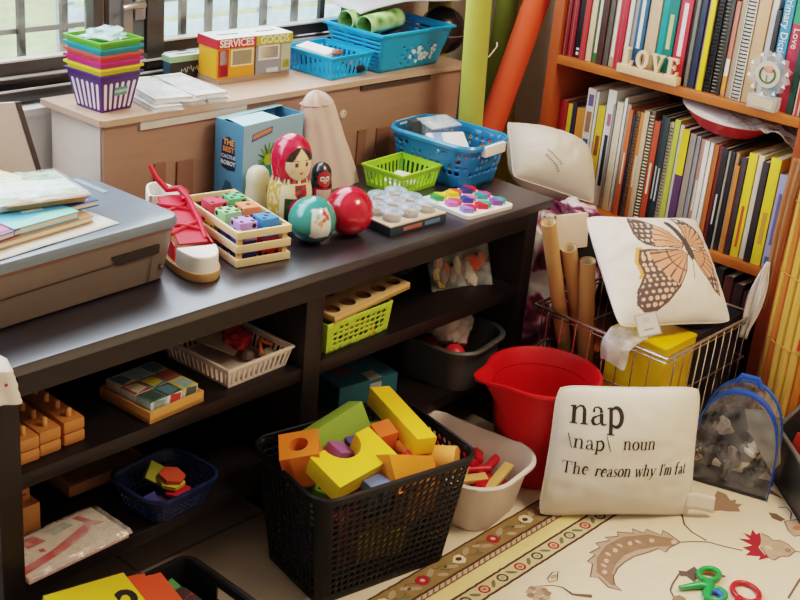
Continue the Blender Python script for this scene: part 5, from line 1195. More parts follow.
# letters for the nap cushion: thick stems, hairlines and slab serifs
S_, H_L = .088, .026
def arc(cx, cy, rx, ry, a0, a1, w0, w1, n=12): return ([(cx + rx * math.cos(math.radians(a0 + (a1 - a0) * k / n)), cy + ry * math.sin(math.radians(a0 + (a1 - a0) * k / n))) for k in range(n + 1)], [w0 + (w1 - w0) * math.sin(PI * k / n) for k in range(n + 1)])
def st(x, y0, y1, top=0, bot=1, w=S_):
    r = [([(x, y0), (x, y1)], w)]
    if bot: r.append(([(x - .11, y0 + .012), (x + .11, y0 + .012)], H_L))
    if top == 1: r.append(([(x - .11, y1 - .03), (x + .02, y1 - .008)], .035))
    if top == 2: r.append(([(x - .11, y1 - .012), (x + .11, y1 - .012)], H_L))
    return r
def hump(x0, x1, y=.34): return [([(x0 + .03, .33), (x0 + .09, .42), ((x0 + x1) / 2 + .02, .462), (x1 - .05, .44), (x1 - .005, .37), (x1, .28), (x1, .0)], [.02, .028, .04, .06, .08, S_, S_])]
def bowl(cx, cy, rx, ry): return [arc(cx, cy, rx, ry, 90, 270, H_L, S_ + .01, 18), arc(cx, cy, rx, ry, -90, 90, H_L, S_ + .01, 18)]
def glyph(c):
    if c == 'n': return .60, st(.13, 0, .46, 1) + hump(.13, .44) + [([(.33, .012), (.55, .012)], H_L)]
    if c == 'm': return .90, st(.13, 0, .46, 1) + hump(.13, .43) + hump(.43, .74) + [([(.33, .012), (.53, .012)], H_L), ([(.63, .012), (.85, .012)], H_L)]
    if c == 'h': return .60, st(.13, 0, .70, 1) + hump(.13, .44) + [([(.33, .012), (.55, .012)], H_L)]
    if c == 'r': return .45, st(.13, 0, .46, 1) + [([(.15, .28), (.2, .40), (.29, .45), (.36, .43)], [.02, .03, .05, .05]), ([(.33, .37), (.37, .43)], .08)]
    if c == 'u': return .60, st(.13, .14, .46, 1, 0) + st(.44, 0, .46, 1, 0) + [([(.13, .2), (.14, .08), (.22, .01), (.32, .02), (.42, .14)], [S_, S_, .05, .03, .02]), ([(.44, .012), (.56, .012)], H_L)]
    if c == 'p': return .60, st(.13, -.22, .46, 1) + [arc(.29, .225, .19, .235, 150, -150, H_L, S_ + .02, 20)]
    if c == 'o': return .54, bowl(.27, .225, .19, .225)
    if c == 'e': return .50, [arc(.26, .225, .18, .225, 8, 300, H_L, S_ + .02, 24), ([(.09, .25), (.43, .25)], H_L), ([(.43, .25), (.42, .34)], .04)]
    if c == 'a': return .52, [([(.36, .30), (.36, .10), (.40, .03), (.47, .02), (.51, .06)], [S_, S_, .06, .03, .02]), ([(.36, .32), (.33, .42), (.24, .46), (.15, .44), (.11, .38)], [S_, .06, .03, .03, .04]), ([(.09, .365), (.155, .365)], .07), ([(.35, .27), (.24, .24), (.12, .19), (.09, .11), (.13, .03), (.22, .015), (.31, .06), (.35, .12)], [.025, .03, .06, S_, .075, .03, .025, .02])]
    if c == 's': return .42, [([(.33, .35), (.29, .44), (.20, .455), (.10, .41), (.10, .33), (.19, .26), (.30, .20), (.34, .12), (.28, .025), (.17, .005), (.08, .05), (.06, .13)], [.025, .03, .03, .05, .06, .085, .085, .06, .045, .03, .03, .025])]
    if c == 'w': return .74, [([(.08, .45), (.23, .0)], .075), ([(.23, .0), (.36, .45)], H_L), ([(.36, .45), (.51, .0)], .075), ([(.51, .0), (.65, .45)], H_L), ([(.0, .448), (.17, .448)], H_L), ([(.29, .448), (.45, .448)], H_L), ([(.57, .448), (.73, .448)], H_L)]
    if c == 'y': return .56, [([(.10, .45), (.29, .0)], .078), ([(.46, .45), (.28, -.02), (.2, -.18), (.11, -.2)], [H_L, .03, .03, .05]), ([(.01, .448), (.2, .448)], H_L), ([(.37, .448), (.55, .448)], H_L)]
    if c == 'f': return .44, st(.16, 0, .5) + [([(.16, .48), (.18, .62), (.26, .70), (.36, .70), (.40, .64)], [S_, .07, .04, .05, .08]), ([(.0, .43), (.36, .43)], .04)]
    if c == 't': return .38, [([(.16, .58), (.16, .1), (.2, .03), (.28, .02), (.33, .08)], [.04, S_, .07, .03, .02]), ([(.04, .44), (.3, .44)], H_L)]
    if c == 'T': return .72, st(.36, 0, .68) + [([(.05, .667), (.67, .667)], .03), ([(.06, .68), (.05, .5)], .03), ([(.66, .68), (.67, .5)], .03)]
    if c == 'I': return .36, st(.18, 0, .68, 2)
    if c == "'": return .2, [([(.1, .70), (.08, .52)], [.07, .02])]
    if c == '\\': return .34, [([(.02, .70), (.30, -.04)], .035)]
    return .32, []
def write(b, s_, x, y, em, mat, mapf, slant=0.0, track=0.0, bold=1.0, sx=1.0):
    for c in s_:
        adv, strokes = glyph(c)
        for pts, ws in strokes:
            # resample so that the ribbon follows the cloth
            P = []; W = []
            wl = ws if isinstance(ws, list) else [ws] * len(pts)
            for i in range(len(pts) - 1):
                n = 3 if len(pts) < 5 else 1
                for k in range(n): a = k / n; P.append((pts[i][0] * (1 - a) + pts[i + 1][0] * a, pts[i][1] * (1 - a) + pts[i + 1][1] * a)); W.append(wl[i] * (1 - a) + wl[i + 1] * a)
            P.append(pts[-1]); W.append(wl[-1])
            b.strip([((px + py * slant) * em * sx + x, py * em + y) for px, py in P], [max(w_, .03) * em * bold for w_ in W], mat, mapf=mapf)
        x += (adv + track) * em * sx
    return x
# nap cushion: stands on the rug, leaning back
nm = frame_mtx((2.319, 1.254, .0056), (.774, -.634, 0), (.02, .16, 1))
napc, PN = cushion('nap_cushion', 'white cushion printed with the word nap and its meaning, propped on the rug', 0.378, .325, .11, nm, 3.3, hx='ddd3c6', taper=.085, wr=1.5)
napc['category'] = 'cushion'
# (origin of the cushion is the middle of its lower edge)
def onnap(x, y):
    u, v = x / .378, y / .325; p = Vector(PN(max(0, min(1, u)), max(0, min(1, v)), -1)); return (p.x, p.y - .0011, p.z)
INK = M('2a211e', .8); b = B()
write(b, 'nap', .031, .246, .090, INK, onnap, sx=.9, bold=1.15)
write(b, '\\nap\\', .030, .188, .05, INK, onnap, bold=1.05, sx=.9); write(b, 'noun', .168, .190, .047, INK, onnap, bold=1.0, sx=.78)
x = write(b, 'The ', .026, .124, .043, INK, onnap, track=.04, bold=1.1, sx=.80); x = write(b, "reason why ", x, .122, .0435, INK, onnap, slant=.2, bold=1.1, sx=.68); write(b, "I'm fat", x, .122, .043, INK, onnap, slant=.2, bold=1.05, sx=.56)
b.build('letter_pattern', napc)
b = B(); b.grid(lambda u, v: (.165 + .075 * u, -.012 - .006 * math.sin(u * 3), .022 + .042 * v - .008 * u + .004 * math.sin(u * 4)), 8, 4, M('ddd3c6', .8)); solid(b.build('cloth_tag', napc, label='white sewn-in tag'), .0012)
# butterfly cushion on the boxes of the wire basket
LWU = [(.44, .97), (.415, .93), (.395, .86), (.385, .80), (.395, .74), (.43, .70), (.52, .675), (.70, .66), (.735, .70), (.66, .80), (.57, .90), (.50, .955)]
LWL = [(.38, .665), (.345, .57), (.36, .47), (.30, .36), (.285, .26), (.33, .205), (.41, .20), (.50, .26), (.60, .36), (.68, .48), (.735, .62), (.70, .655), (.52, .66)]
RWU = [(.765, .69), (.775, .80), (.79, .92), (.80, .985), (.86, .97), (.93, .90), (.97, .83), (.985, .76), (.97, .70), (.88, .66)]
RWL = [(.76, .66), (.86, .655), (.975, .69), (1.0, .60), (1.0, .50), (.995, .36), (.975, .30), (.90, .36), (.84, .45), (.79, .55)]
BODY_ = [(.70, .93), (.725, .90), (.755, .78), (.775, .68), (.775, .60), (.76, .58), (.745, .62), (.735, .72), (.71, .84), (.69, .90)]
ORG, BRN = rgb('dd9c80'), rgb('5c4a46')
def bfly(u, v):
    u = (u + .095 - .74) / 1.14; u = (u * 1.12 if u > 0 else u) + .74; v = (v + .05 - .66) / 1.16 + .66; v2 = v
    if inpoly(u, v2, BODY_) or (.57 < v2 < .92 and dpoly(u, v2, BODY_) < .009): return rgb('4a3f3c')
    for k, (W_, hub) in enumerate(((LWU, (.74, .70)), (LWL, (.75, .65)), (RWU, (.765, .70)), (RWL, (.765, .66)))):
        if inpoly(u, v2, W_):
            d = dpoly(u, v2, W_); r = math.hypot(u - hub[0], v2 - hub[1]); a = math.atan2(v2 - hub[1], u - hub[0])
            out = r / (.34 if k == 0 else .44 if k == 1 else .30 if k == 2 else .36)
            if d < .008: return BRN
            if out > .70:
                # dark margin with pale spots
                cu, cv = u / .044, v2 / .044; iu, iv = math.floor(cu), math.floor(cv) 
                off = .5 * (iv % 2); iu = math.floor(cu - off)
                hs = math.sin(iu * 37.7 + iv * 91.3 + k * 5); q = math.hypot(cu - off - iu - .5 - .26 * hs, (cv - iv - .5 - .26 * math.sin(hs * 50)) * (1 + .3 * hs)); rr_ = .22 + .18 * abs(math.sin(iu * 12.9 + iv * 78.2))
                if q < rr_ and d > .016: return rgb('e0b8a4') if k % 2 else rgb('d9c4bc')
                return BRN
            vein = abs(((a * 4.2 + k * .4) % 1) - .5)
            if vein < .075 + .04 * out or (k in (1, 3) and abs(out - .42) < .012): return BRN
            return ORG
    if u < .40 and .44 < v2 < .68 and dpoly(u, v2, LWL) < .022: return rgb('e0a05a')
    for A_, C2 in (((.765, .585), (.72, .42)), ((.775, .59), (.86, .42))):
        if dseg(u, v2, A_, C2) < .003: return rgb('6a5a50')
    return None
bm_ = frame_mtx((2.578, 1.318, .405), (.956, -.27, -.13), (.05, .19, .195))
bfc, PB = cushion('butterfly_cushion', 'white cushion with an orange and brown butterfly print, sitting on the wire basket boxes', .385, .29, .12, bm_, 8.1, bfly, hx='e2dad2', wr=1.6)
b = B(); b.box((0, 0, 0), (.052, .0012, .058), M('8f8072', .6)); b.box((0, -.0008, 0), (.046, .0006, .052), M('b3a494', .6)); b.box((0, -.0013, .012), (.016, .0004, .012), M('a8988a', .5)); b.box((0, -.0013, -.012), (.024, .0004, .004), M('8a7a6c', .5))
b.build('paper_tag', bfc, label='grey paper sales tag', t=T(-.163, -.062, -.018, rx=-8, rz=-45, ry=4))
# plain white cushion on the bag between table end and bookcase
wm = frame_mtx((2.715, 1.815, .575), (.80, -.42, -.30), (.05, .30, .26))
whc, PW = cushion('white_cushion', 'plump white cushion with a little dark print wedged beside the table end and bookcase', .27, .19, .18, wm, 12.7, hx='dcd0c4', wr=1.2)
b = B(); rnd = random.Random(3)
for k in range(16):
    x, y = .062 + (k % 8) * .0065, .045 + (k // 8) * .014 - (k % 8) * .004
    q = lambda px, py: (lambda p: (p[0], p[1] - .0012, p[2]))(PW(px / .27, py / .19, -1))
    b.strip([(x, y), (x + .003, y + .005), (x + .005, y + .001)], .0016, INK, mapf=q)
b.build('letter_pattern', whc)

# ------------------------------------------------------------------ clear zip backpack
cb = thing('clear_backpack', 'clear plastic D-shaped backpack with a blue zip, full of grey toys', 'bag', (2.682, 1.154, .0056), -72)
def dsh(k, n=36, w=.205, h=.262):
    a = PI * k / n; x = w / 2 * math.cos(a); z = h * max(0, math.sin(a)) ** .52; return x, z
OUT = [dsh(k) for k in range(37)]
b = B(); cl = clear('d8d8dc', .07, .05)
for y in (-.043, .043): b.add([(x, y * (1 + .15 * math.sin(PI * min(1, z / .27))), z) for x, z in OUT], [tuple(range(37))], cl)
b.loft([[(x, -.043, z) for x, z in OUT], [(x, 0, z * 1.01) for x, z in OUT], [(x, .043, z) for x, z in OUT]], clear('b8bac4', .2, .06), cap0=False, cap1=False, closed=False)
b.build('clear_shell', cb)
ZB = M('1f4fa8', .4, var=.1); b = B(); 
for y in (-.043,): b.loft([[(x * k, y + dy, z * k) for k, dy in ((1.0, -.002), (1.03, -.004), (1.03, .016), (1.0, .016))] for x, z in OUT], ZB, cap0=True, cap1=True)
b.build('blue_zip', cb, label='blue zip band')
b = B(); b.loft([[(x * k, .039 + dy, z * k) for k, dy in ((1.0, -.006), (1.025, -.006), (1.025, .006), (1.0, .006))] for x, z in OUT], M('2f5fb0', .4), cap0=True, cap1=True); b.build('back_piping', cb)
b = B(); b.tube([(-.03, 0, .272), (-.02, 0, .292), (.02, 0, .292), (.03, 0, .272)], .007, ZB); b.build('carry_loop', cb)
B().box((0, 0, .004), (.20, .09, .008), M('2a2a30', .5)).build('base_panel', cb)
rnd = random.Random(31)
spots = [(-.06, -.02, .06), (-.03, -.03, .09), (.0, -.02, .07), (.03, -.03, .10), (.06, -.02, .06), (.08, -.03, .09), (-.08, .0, .10), (-.04, .0, .14), (.04, .01, .15), (.07, .0, .13), (-.01, -.035, .045), (.05, -.035, .04)]
for k, (x, y, z) in enumerate(spots):
    hx = ['4a4644', '343133', '9a928c', '5f5a56', '262427'][k % 5]; nm = ['mid-grey', 'charcoal', 'pale grey', 'grey', 'black'][k % 5]
    v = T(2.682, 1.154, .004, rz=-72) @ Vector((x, y + .015, z))
    crumple(B(), (0, 0, 0), (.022, .014, .026), M(hx, .5), 70 + k, 9, .5).build('toy_figure', label='%s toy figure inside the clear backpack, %s' % (nm, ['low at the cushion side', 'just above the lowest toys', 'in the middle', 'by the bright shell', 'low in the centre', 'near the blue zip', 'high at the cushion side', 'high in the middle', 'highest of the heap', 'high near the zip', 'at the very bottom', 'at the bottom by the zip'][k]), cat='toy', group='toys in the clear backpack', t=T(v.x, v.y, v.z, rz=k * 40))
v = T(2.682, 1.154, .004, rz=-72) @ Vector((.035, -.018, .10))
b = B(); b.lathe([(.016, 0), (.021, .008), (.015, .014), (.017, .02), (.011, .028), (.012, .034), (.007, .043), (.008, .047), (.004, .056), (.005, .06), (.0005, .066)], M('e3ddd6', .4), n=20); b.build('spiral_shell', label='white spiral toy shell in the clear backpack', cat='shell', t=T(v.x, v.y, v.z, rx=18, ry=28))
v = T(2.682, 1.154, .004, rz=-72) @ Vector((.055, -.03, .20))
B().prism([(-.05, .05), (-.01, .06), (.04, .03), (.06, -.06), (.045, -.09), (.01, -.05), (-.03, .0)], -.001, .001, M('6f6a60', .4)).build('card_insert', label='grey card slipped behind the zip of the clear backpack', cat='card', t=T(v.x, v.y, v.z - .03, rz=-72, rx=82))
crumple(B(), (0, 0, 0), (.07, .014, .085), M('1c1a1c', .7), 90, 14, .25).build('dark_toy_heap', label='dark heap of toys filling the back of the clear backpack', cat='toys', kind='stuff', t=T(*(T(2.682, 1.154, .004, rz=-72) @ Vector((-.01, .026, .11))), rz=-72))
# ================================================================== on the bookcase
ZS1, ZS2 = .879, .478
lv = thing('love_sign', 'pale wooden stand with cut-out letters LOVE on the upper shelf edge', 'sign', (2.921, 1.712, ZS1 + .0005), 0)
B().box((-.0005, 0, .011), (.024, .185, .022), M('e0bb92', .5, var=.1, scale=9, stretch=(3, 20, 3)), bev=.002).build('stand', lv)
LT = T(-.005, 0, 0) @ Matrix(((0, 0, 1, 0), (-1, 0, 0, 0), (0, 1, 0, 0), (0, 0, 0, 1)))
lm = M('e6c7a0', .5, var=.08); b = B(); x = -.082; em = .068
for c in 'LOVE':
    if c == 'L': S_L = [[(.02, 0), (.46, 0), (.48, .22), (.42, .22), (.38, .08), (.26, .07), (.26, .62), (.34, .64), (.34, .7), (.02, .7), (.02, .64), (.10, .62), (.10, .08), (.02, .06)]]; adv = .56
    elif c == 'V': S_L = [[(.24, 0), (.34, 0), (.52, .62), (.58, .64), (.58, .7), (.36, .7), (.36, .64), (.43, .62), (.33, .22), (.21, .62), (.27, .64), (.27, .7), (.0, .7), (.0, .64), (.06, .62)]]; adv = .62
    elif c == 'E': S_L = [[(.02, 0), (.5, 0), (.52, .2), (.46, .2), (.42, .08), (.26, .07), (.26, .32), (.34, .33), (.36, .26), (.4, .26), (.4, .46), (.36, .46), (.34, .39), (.26, .38), (.26, .63), (.40, .62), (.44, .52), (.5, .52), (.48, .7), (.02, .7), (.02, .64), (.10, .62), (.10, .08), (.02, .06)]]; adv = .58
    else: S_L = []; adv = .62
    for P in S_L: b.prism([(px * em + x, py * em + .0215) for px, py in P], -.005, .005, lm, LT)
    if c == 'O':
        n = 28; ro = [(.29 + .28 * math.cos(2 * PI * k / n), .35 + .36 * math.sin(2 * PI * k / n)) for k in range(n)]; ri = [(.29 + .12 * math.cos(2 * PI * k / n), .35 + .24 * math.sin(2 * PI * k / n)) for k in range(n)]
        f = lambda p, z: (p[0] * em + x, p[1] * em + .0225, z)
        b.loft([[f(p, -.005) for p in ro], [f(p, .005) for p in ro], [f(p, .005) for p in ri], [f(p, -.005) for p in ri], [f(p, -.005) for p in ro]], lm, LT, cap0=False, cap1=False)
    x += adv * em + .004
b.build('letters', lv)
tp = thing('acrylic_trophy', 'clear acrylic star-edged trophy with an emblem, in front of the upper shelf books', 'trophy', (2.917, 1.375, ZS1 + .0005), 0)
ac = clear('dad8d6', .3, .04); RM = Matrix(((0, 0, 1, 0), (-1, 0, 0, 0), (0, 1, 0, 0), (0, 0, 0, 1)))
P = []
for k in range(24):
    a = 2 * PI * k / 24; r = .056 if k % 2 else .047; P.append((r * math.cos(a), r * math.sin(a) + .088))
b = B(); b.prism(P, -.009, .009, ac, RM); b.build('star_plate', tp)
B().box((0, 0, .018), (.026, .078, .036), clear('e4ded4', .45, .05), bev=.002).build('base_block', tp); B().box((-.0135, 0, .018), (.001, .06, .022), M('cdb89c', .5)).build('name_plate', tp)
b = B(); t0 = T(-.0095, 0, 0) @ RM @ Matrix.Scale(-1, 4, (0, 0, 1)); 
b.lathe([(.032, 0), (.033, .0008)], M('c9c3b2', .4), T(-.0095, 0, .088, ry=-90), 32); b.tube([(-.0108, .020 * math.sin(a), .088 - .020 * math.cos(a)) for a in [math.radians(-140 + 280 * k / 24) for k in range(25)]], .0024, M('4a5a22', .5), n=6)
crumple(b, (-.0108, 0, .101), (.0012, .013, .009), M('d98a78', .5), 97, 10, .5); b.tube([(-.0108, 0, .07), (-.0108, .001, .086)], .0016, M('8a8478', .5), n=6)
b.build('emblem', tp)
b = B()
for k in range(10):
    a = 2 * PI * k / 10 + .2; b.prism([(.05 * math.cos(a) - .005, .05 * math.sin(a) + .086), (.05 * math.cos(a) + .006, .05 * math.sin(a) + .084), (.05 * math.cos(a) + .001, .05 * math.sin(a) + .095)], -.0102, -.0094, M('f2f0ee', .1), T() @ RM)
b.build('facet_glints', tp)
# red dish in a clear bag lying across the tops of the lower books
o = thing('red_dish', 'wide red and white plastic dish lying on top of the lower shelf books', 'dish', (3.035, 1.515, .786), 0, rx=7, ry=-4)
b = B(); b.lathe([(.05, .0), (.085, .004), (.126, .045), (.131, .045), (.126, .038), (.088, .0)], M('c01f30', .3, var=.05, coat=.3), n=48, cap1=False); b.build('dish_body', o)
B().lathe([(.131, .0435), (.133, .0455), (.126, .0475), (.06, .0505), (.0005, .051)], M('c9c4c4', .4, var=.05), n=48, cap0=False, cap1=False).build('white_cover', o)
o = thing('clear_bag', 'clear plastic bag lying crumpled over the red dish and book tops', 'bag', (3.02, 1.40, .826), 0)
B().grid(lambda u, v: ((u - .5) * .2, (v - .5) * .30, .0 + .014 * nz(u * 4, v * 6, 2) + .008 * nz(u * 11, v * 13) - .12 * max(0, .25 - v) ), 26, 30, clear('d9cfc8', .42, .08)).build('plastic_film', o)

# ================================================================== pool noodles in the corner
def noodle(lab, hx, a, c, r, grp='pool noodles'):
    A, C_ = Vector(a), Vector(c); d = C_ - A; o = bpy.data.objects.new('pool_noodle', None); COL.objects.link(o)
    o.matrix_world = Matrix.Translation(A) @ d.to_track_quat('Z', 'Y').to_matrix().to_4x4(); tag(o, lab, 'pool noodle', grp)
    L_ = d.length; m = M(hx, .75, var=.06, scale=30, bump=.05)
    B().lathe([(.011, 0), (r - .004, 0), (r, .004), (r, L_ - .004), (r - .004, L_), (.011, L_), (.011, L_ - .1)], m, n=32, cap0=False, cap1=True).build('foam_tube', o)
noodle('yellow-green pool noodle standing upright in front of the others', 'a9a846', (2.648, 2.038, 0), (2.564, 2.042, 1.52), .033)
noodle('bright orange pool noodle leaning across towards the bookcase', 'd24a1e', (2.545, 2.12, .014), (3.125, 2.12, 1.435), .036)
noodle('dark green pool noodle in the shade behind the orange one', '7f8a2e', (3.015, 2.32, 0), (3.09, 2.30, 1.48), .033)
noodle('olive pool noodle nearest the window ledge end', '8f8f3a', (2.84, 2.34, 0), (2.84, 2.40, 1.5), .034)
noodle('yellow pool noodle almost hidden behind the orange one', 'c9b23c', (3.13, 2.25, 0), (3.165, 2.40, 1.2), .028)
b = B(); b.tube([(2.625, 2.03, .895), (2.64, 2.026, .90), (2.70, 2.05, .915), (2.75, 2.09, .912)], .0018, M('c9b8a0', .6), n=6)
b.build('twine_loop', label='thin pale string tied around the yellow-green pool noodle', cat='string')

# ================================================================== right edge: bamboo roll, scarf, grey bin
br = thing('bamboo_mat_roll', 'rolled orange-yellow bamboo stick mat standing before the bookcase end', 'mat roll', (2.905, 1.14, 0), 0)
rnd = random.Random(14); n = 22
for k in range(n):
    a = 2 * PI * k / n; r = .075; hx = rnd.choice(['c9772c', 'c98a3a', 'b9682a', 'd0a24e', 'b8582a'])
    b = B(); b.tube([(r * math.cos(a), r * math.sin(a), 0), (r * math.cos(a) * 1.02, r * math.sin(a) * 1.02, .4), (r * math.cos(a) * 1.0, r * math.sin(a), .92)], .0115, M(hx, .45, var=.25, scale=7, stretch=(4, 4, 1)), n=8); b.build('bamboo_stick', br)
B().cyl(.066, .0, .91, M('6a3a1a', .7, var=.3), n=20).build('mat_core', br)
b = B()
for z in (.16, .34, .52, .70): b.tube([(.0872 * math.cos(a), .0872 * math.sin(a), z + .004 * math.sin(a * 3)) for a in [2 * PI * q / 40 for q in range(40)]], .0016, M('b8823a', .7), n=5, closed=True)
b.build('binding_string', br)  # strings bound round the rolled mat
b = B()
for (a, z, l) in ((3.6, .42, .05), (3.75, .50, .04), (3.5, .36, .03), (3.9, .56, .03)): b.box((.0875 * math.cos(a), .0875 * math.sin(a), z), (.004, .006, l), M('c02a1c', .5))
b.build('red_paint_marks', br)  # red paint marks on the outer sticks
def scarf(u, v):
    z = .80 - .40 * v; w = .016 - .006 * v
    return (2.86 - .008 * math.sin(v * 5) + .003 * math.sin(u * 12 + v * 4), 1.238 + (u - .5) * w * 2 - .012 * (1 - v) ** 2 + .008 * v * v, z)
o = B().grid(scarf, 12, 40, M('a06a44', .85, var=.25, scale=14)).build('brown_scarf', label='brown cloth strip hanging between the bookcase post and bamboo roll', cat='scarf'); solid(o, .003)
def tissue(u, v):
    z = .53 - .215 * v; w = .004 + .017 * math.sin(min(1, v * 1.15) * 2.7)
    return (2.845 + .005 * math.sin(u * 9 + v * 4) + .003 * math.sin(u * 20), 1.245 + (u - .5) * w * 2 + .022 * v, z)
o = B().grid(tissue, 10, 20, M('d9cdc6', .85, var=.08)).build('white_cloth', label='white cloth end hanging below the brown scarf', cat='cloth'); solid(o, .003)
gbn = thing('grey_storage_bin', 'dark grey open-fronted storage bin with orange and purple blocks at the frame edge', 'bin', (2.804, 1.106, .0055), 226.2)
GBM = M('353533', .4, var=.06); GBE = M('6a6864', .35, var=.06); b = B()
side = [(0, 0), (0, .30), (.30, .30), (.30, .12), (.15, .012), (.13, 0)]   # z, y
for x in (0.003, .247): b.loft([[(x - .003, p[1], p[0]) for p in side], [(x + .003, p[1], p[0]) for p in side]], GBM)
b.box((.125, .15, .003), (.25, .30, .006), GBM); b.box((.125, .298, .15), (.25, .005, .30), GBM); b.box((.125, .003, .065), (.25, .006, .13), GBM)
b.build('bin_body', gbn)
b = B()
for x in (0.0, .25): b.tube([(x, 0, .13), (x, .012, .15), (x, .12, .30), (x, .30, .30)], .006, GBE, n=8)
b.tube([(0, 0, .13), (.25, 0, .13)], .006, GBE, n=8); b.build('rolled_rim', gbn)
v = T(2.804, 1.106, .005, rz=226.2)
for k, (x, y, z, rz, hx, nm) in enumerate([(.075, .06, .115, 20, 'c8402a', 'orange red'), (.07, .13, .135, -10, '6a1f4a', 'purple'), (.16, .09, .075, 40, 'a8302a', 'brick red')]):
    q = v @ Vector((x, y, z)); B().box((0, 0, 0), (.075, .06, .05), M(hx, .45, var=.06), bev=.003).build('plastic_block', label=nm + ' block lying in the dark grey storage bin', cat='block', group='blocks in the grey storage bin', t=T(q.x, q.y, q.z, rz=rz + 38, rx=14))
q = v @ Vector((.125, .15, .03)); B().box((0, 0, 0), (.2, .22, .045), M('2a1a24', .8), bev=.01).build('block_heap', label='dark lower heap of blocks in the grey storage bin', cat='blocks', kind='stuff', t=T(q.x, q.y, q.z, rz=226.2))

# ================================================================== the rug
FIELD = M('dcc9ae', .95, var=.07, scale=26, bump=.15); RC = M('dccab0', .95, var=.06, scale=30); OL = M('8a6f46', .95, var=.25, scale=40); DL = M('4a2f20', .95, var=.15); YC = M('e2c98e', .95, var=.08, scale=30)
BR = M('8f6f58', .95, var=.25, scale=45); BR2 = M('b39680', .95, var=.2, scale=50); BR3 = M('6a4c3a', .95, var=.2); RD = M('a01f2c', .95, var=.25, scale=60); GRN = M('6a6a44', .95, var=.2); PK = M('cfa898', .95, var=.15); TN = M('a89074', .95, var=.2)
XR0, XR1, YR0, YR1 = .1, 2.885, -1.2, 1.50
rug = B(); rug.prism([(XR0, YR0), (XR1, YR0), (XR1, YR1), (XR0, YR1)], .0003, .004, FIELD)
ZR_ = .0042
def rp(P, m, dz=0): rug.flat(P, m, z=ZR_ + dz)
def rl(P, w, m, dz=0): rug.strip(P, w, m, z=ZR_ + dz)
def band(y0, y1, m, dz=0): rp([(XR0, y0), (XR1, y0), (XR1, y1), (XR0, y1)], m, dz)
def wob(y, w, m, dz=.0003, amp=.0015): rl([(XR0 + k * .01, y + amp * nz(k * .9, y * 30)) for k in range(int((XR1 - XR0) / .01))], w, m, dz)
band(1.412, 1.50, RC); band(1.352, 1.412, OL, .0001); wob(1.412, .005, DL); wob(1.352, .006, DL)
band(1.338, 1.349, M('b59a78', .95, var=.2, scale=60), .0001); wob(1.337, .004, BR3)
band(1.298, 1.336, YC, .0001); band(1.256, 1.296, M('c9b48c', .95, var=.12, scale=40), .0001); wob(1.297, .006, DL); wob(1.255, .006, DL)
rnd = random.Random(8)
def blob(x, y, rx, ry, m, dz, a=0, n=10, j=.25):
    P = []
    for k in range(n):
        t_ = 2 * PI * k / n; r = 1 + (rnd.random() - .5) * j; px, py = rx * r * math.cos(t_), ry * r * math.sin(t_)
        P.append((x + px * math.cos(a) - py * math.sin(a), y + px * math.sin(a) + py * math.cos(a)))
    rp(P, m, dz)
x = 1.3; k = 0
while x < 2.87:
    # wide band: red rosettes, cream flowers and scrolling leaves
    if k % 2 == 0: blob(x, 1.383, .016, .016, RD, .0004, 0, 10, .5); blob(x, 1.383, .006, .006, PK, .0006)
    else: blob(x, 1.383, .018, .015, RC, .0004, 0, 8, .5); blob(x, 1.383, .008, .007, DL, .0006)
    for s in (-1, 1): blob(x + s * .034, 1.383 + s * .008, .017, .007, TN, .0004, .5 * s); blob(x + s * .05, 1.378 - s * .01, .012, .006, GRN if k % 2 else BR2, .0004, -.6)
    rl([(x - .06 + q * .012, 1.383 + .014 * math.sin(q * .9 + k * PI)) for q in range(11)], .003, BR3, .0003)
    x += .12; k += 1
x = 1.3
while x < 2.87: rl([(x, 1.339), (x + .012, 1.348)], .006, PK, .0003); rl([(x + .009, 1.339), (x + .021, 1.348)], .0025, BR3, .0004); x += .019
x = 1.3; k = 0
while x < 2.87:
    m = RD if k % 2 else M('3a3a2c', .95); P = [(x + .012 * math.cos(a), 1.276 + .011 * math.sin(a)) for a in [2 * PI * q / 12 for q in range(13)]]
    rl(P, .005, m, .0005); blob(x, 1.276, .006, .005, M('b8684a', .95) if k % 2 else TN, .0004)
    blob(x + .031, 1.276, .014, .005, GRN, .0004, .7 if k % 2 else -.7); x += .062; k += 1
leaf = [(2.346,1.090),(2.356,1.128),(2.358,1.143),(2.336,1.135),(2.330,1.172),(2.312,1.166),(2.306,1.195),(2.291,1.183),(2.267,1.211),(2.253,1.199),(2.225,1.217),(2.223,1.203),(2.188,1.218),(2.183,1.201),(2.146,1.205),(2.150,1.192),(2.115,1.189),(2.115,1.175),(2.070,1.150),(2.084,1.138),(2.070,1.103),(2.083,1.076),(2.089,1.100),(2.112,1.118),(2.145,1.129),(2.176,1.132),(2.214,1.130),(2.253,1.117),(2.284,1.110),(2.285,1.090),(2.303,1.095)]
rp(leaf, BR2, .0002); rl(leaf + leaf[:1], .0032, BR3, .0006)
spine = [(2.335, 1.10), (2.30, 1.138), (2.25, 1.165), (2.20, 1.172), (2.15, 1.162), (2.11, 1.14), (2.086, 1.10)]
rl(spine, [.03, .05, .055, .05, .045, .035, .01], BR, .0003)
for (px, py) in spine[:-1]: blob(px, py, .009, .006, PK, .0005, .5)
for px, py in ((2.27, 1.15), (2.225, 1.17), (2.175, 1.168), (2.13, 1.15)): blob(px, py + .006, .005, .008, PK, .0005)
S1 = [(2.347,1.090),(2.375,1.069),(2.399,1.047),(2.412,1.013),(2.431,0.976)]; S2 = [(2.460,1.156),(2.420,1.123),(2.405,1.093),(2.401,1.053)]
rl(S1, .004, BR3, .0003); rl(S2, .0045, BR3, .0003)
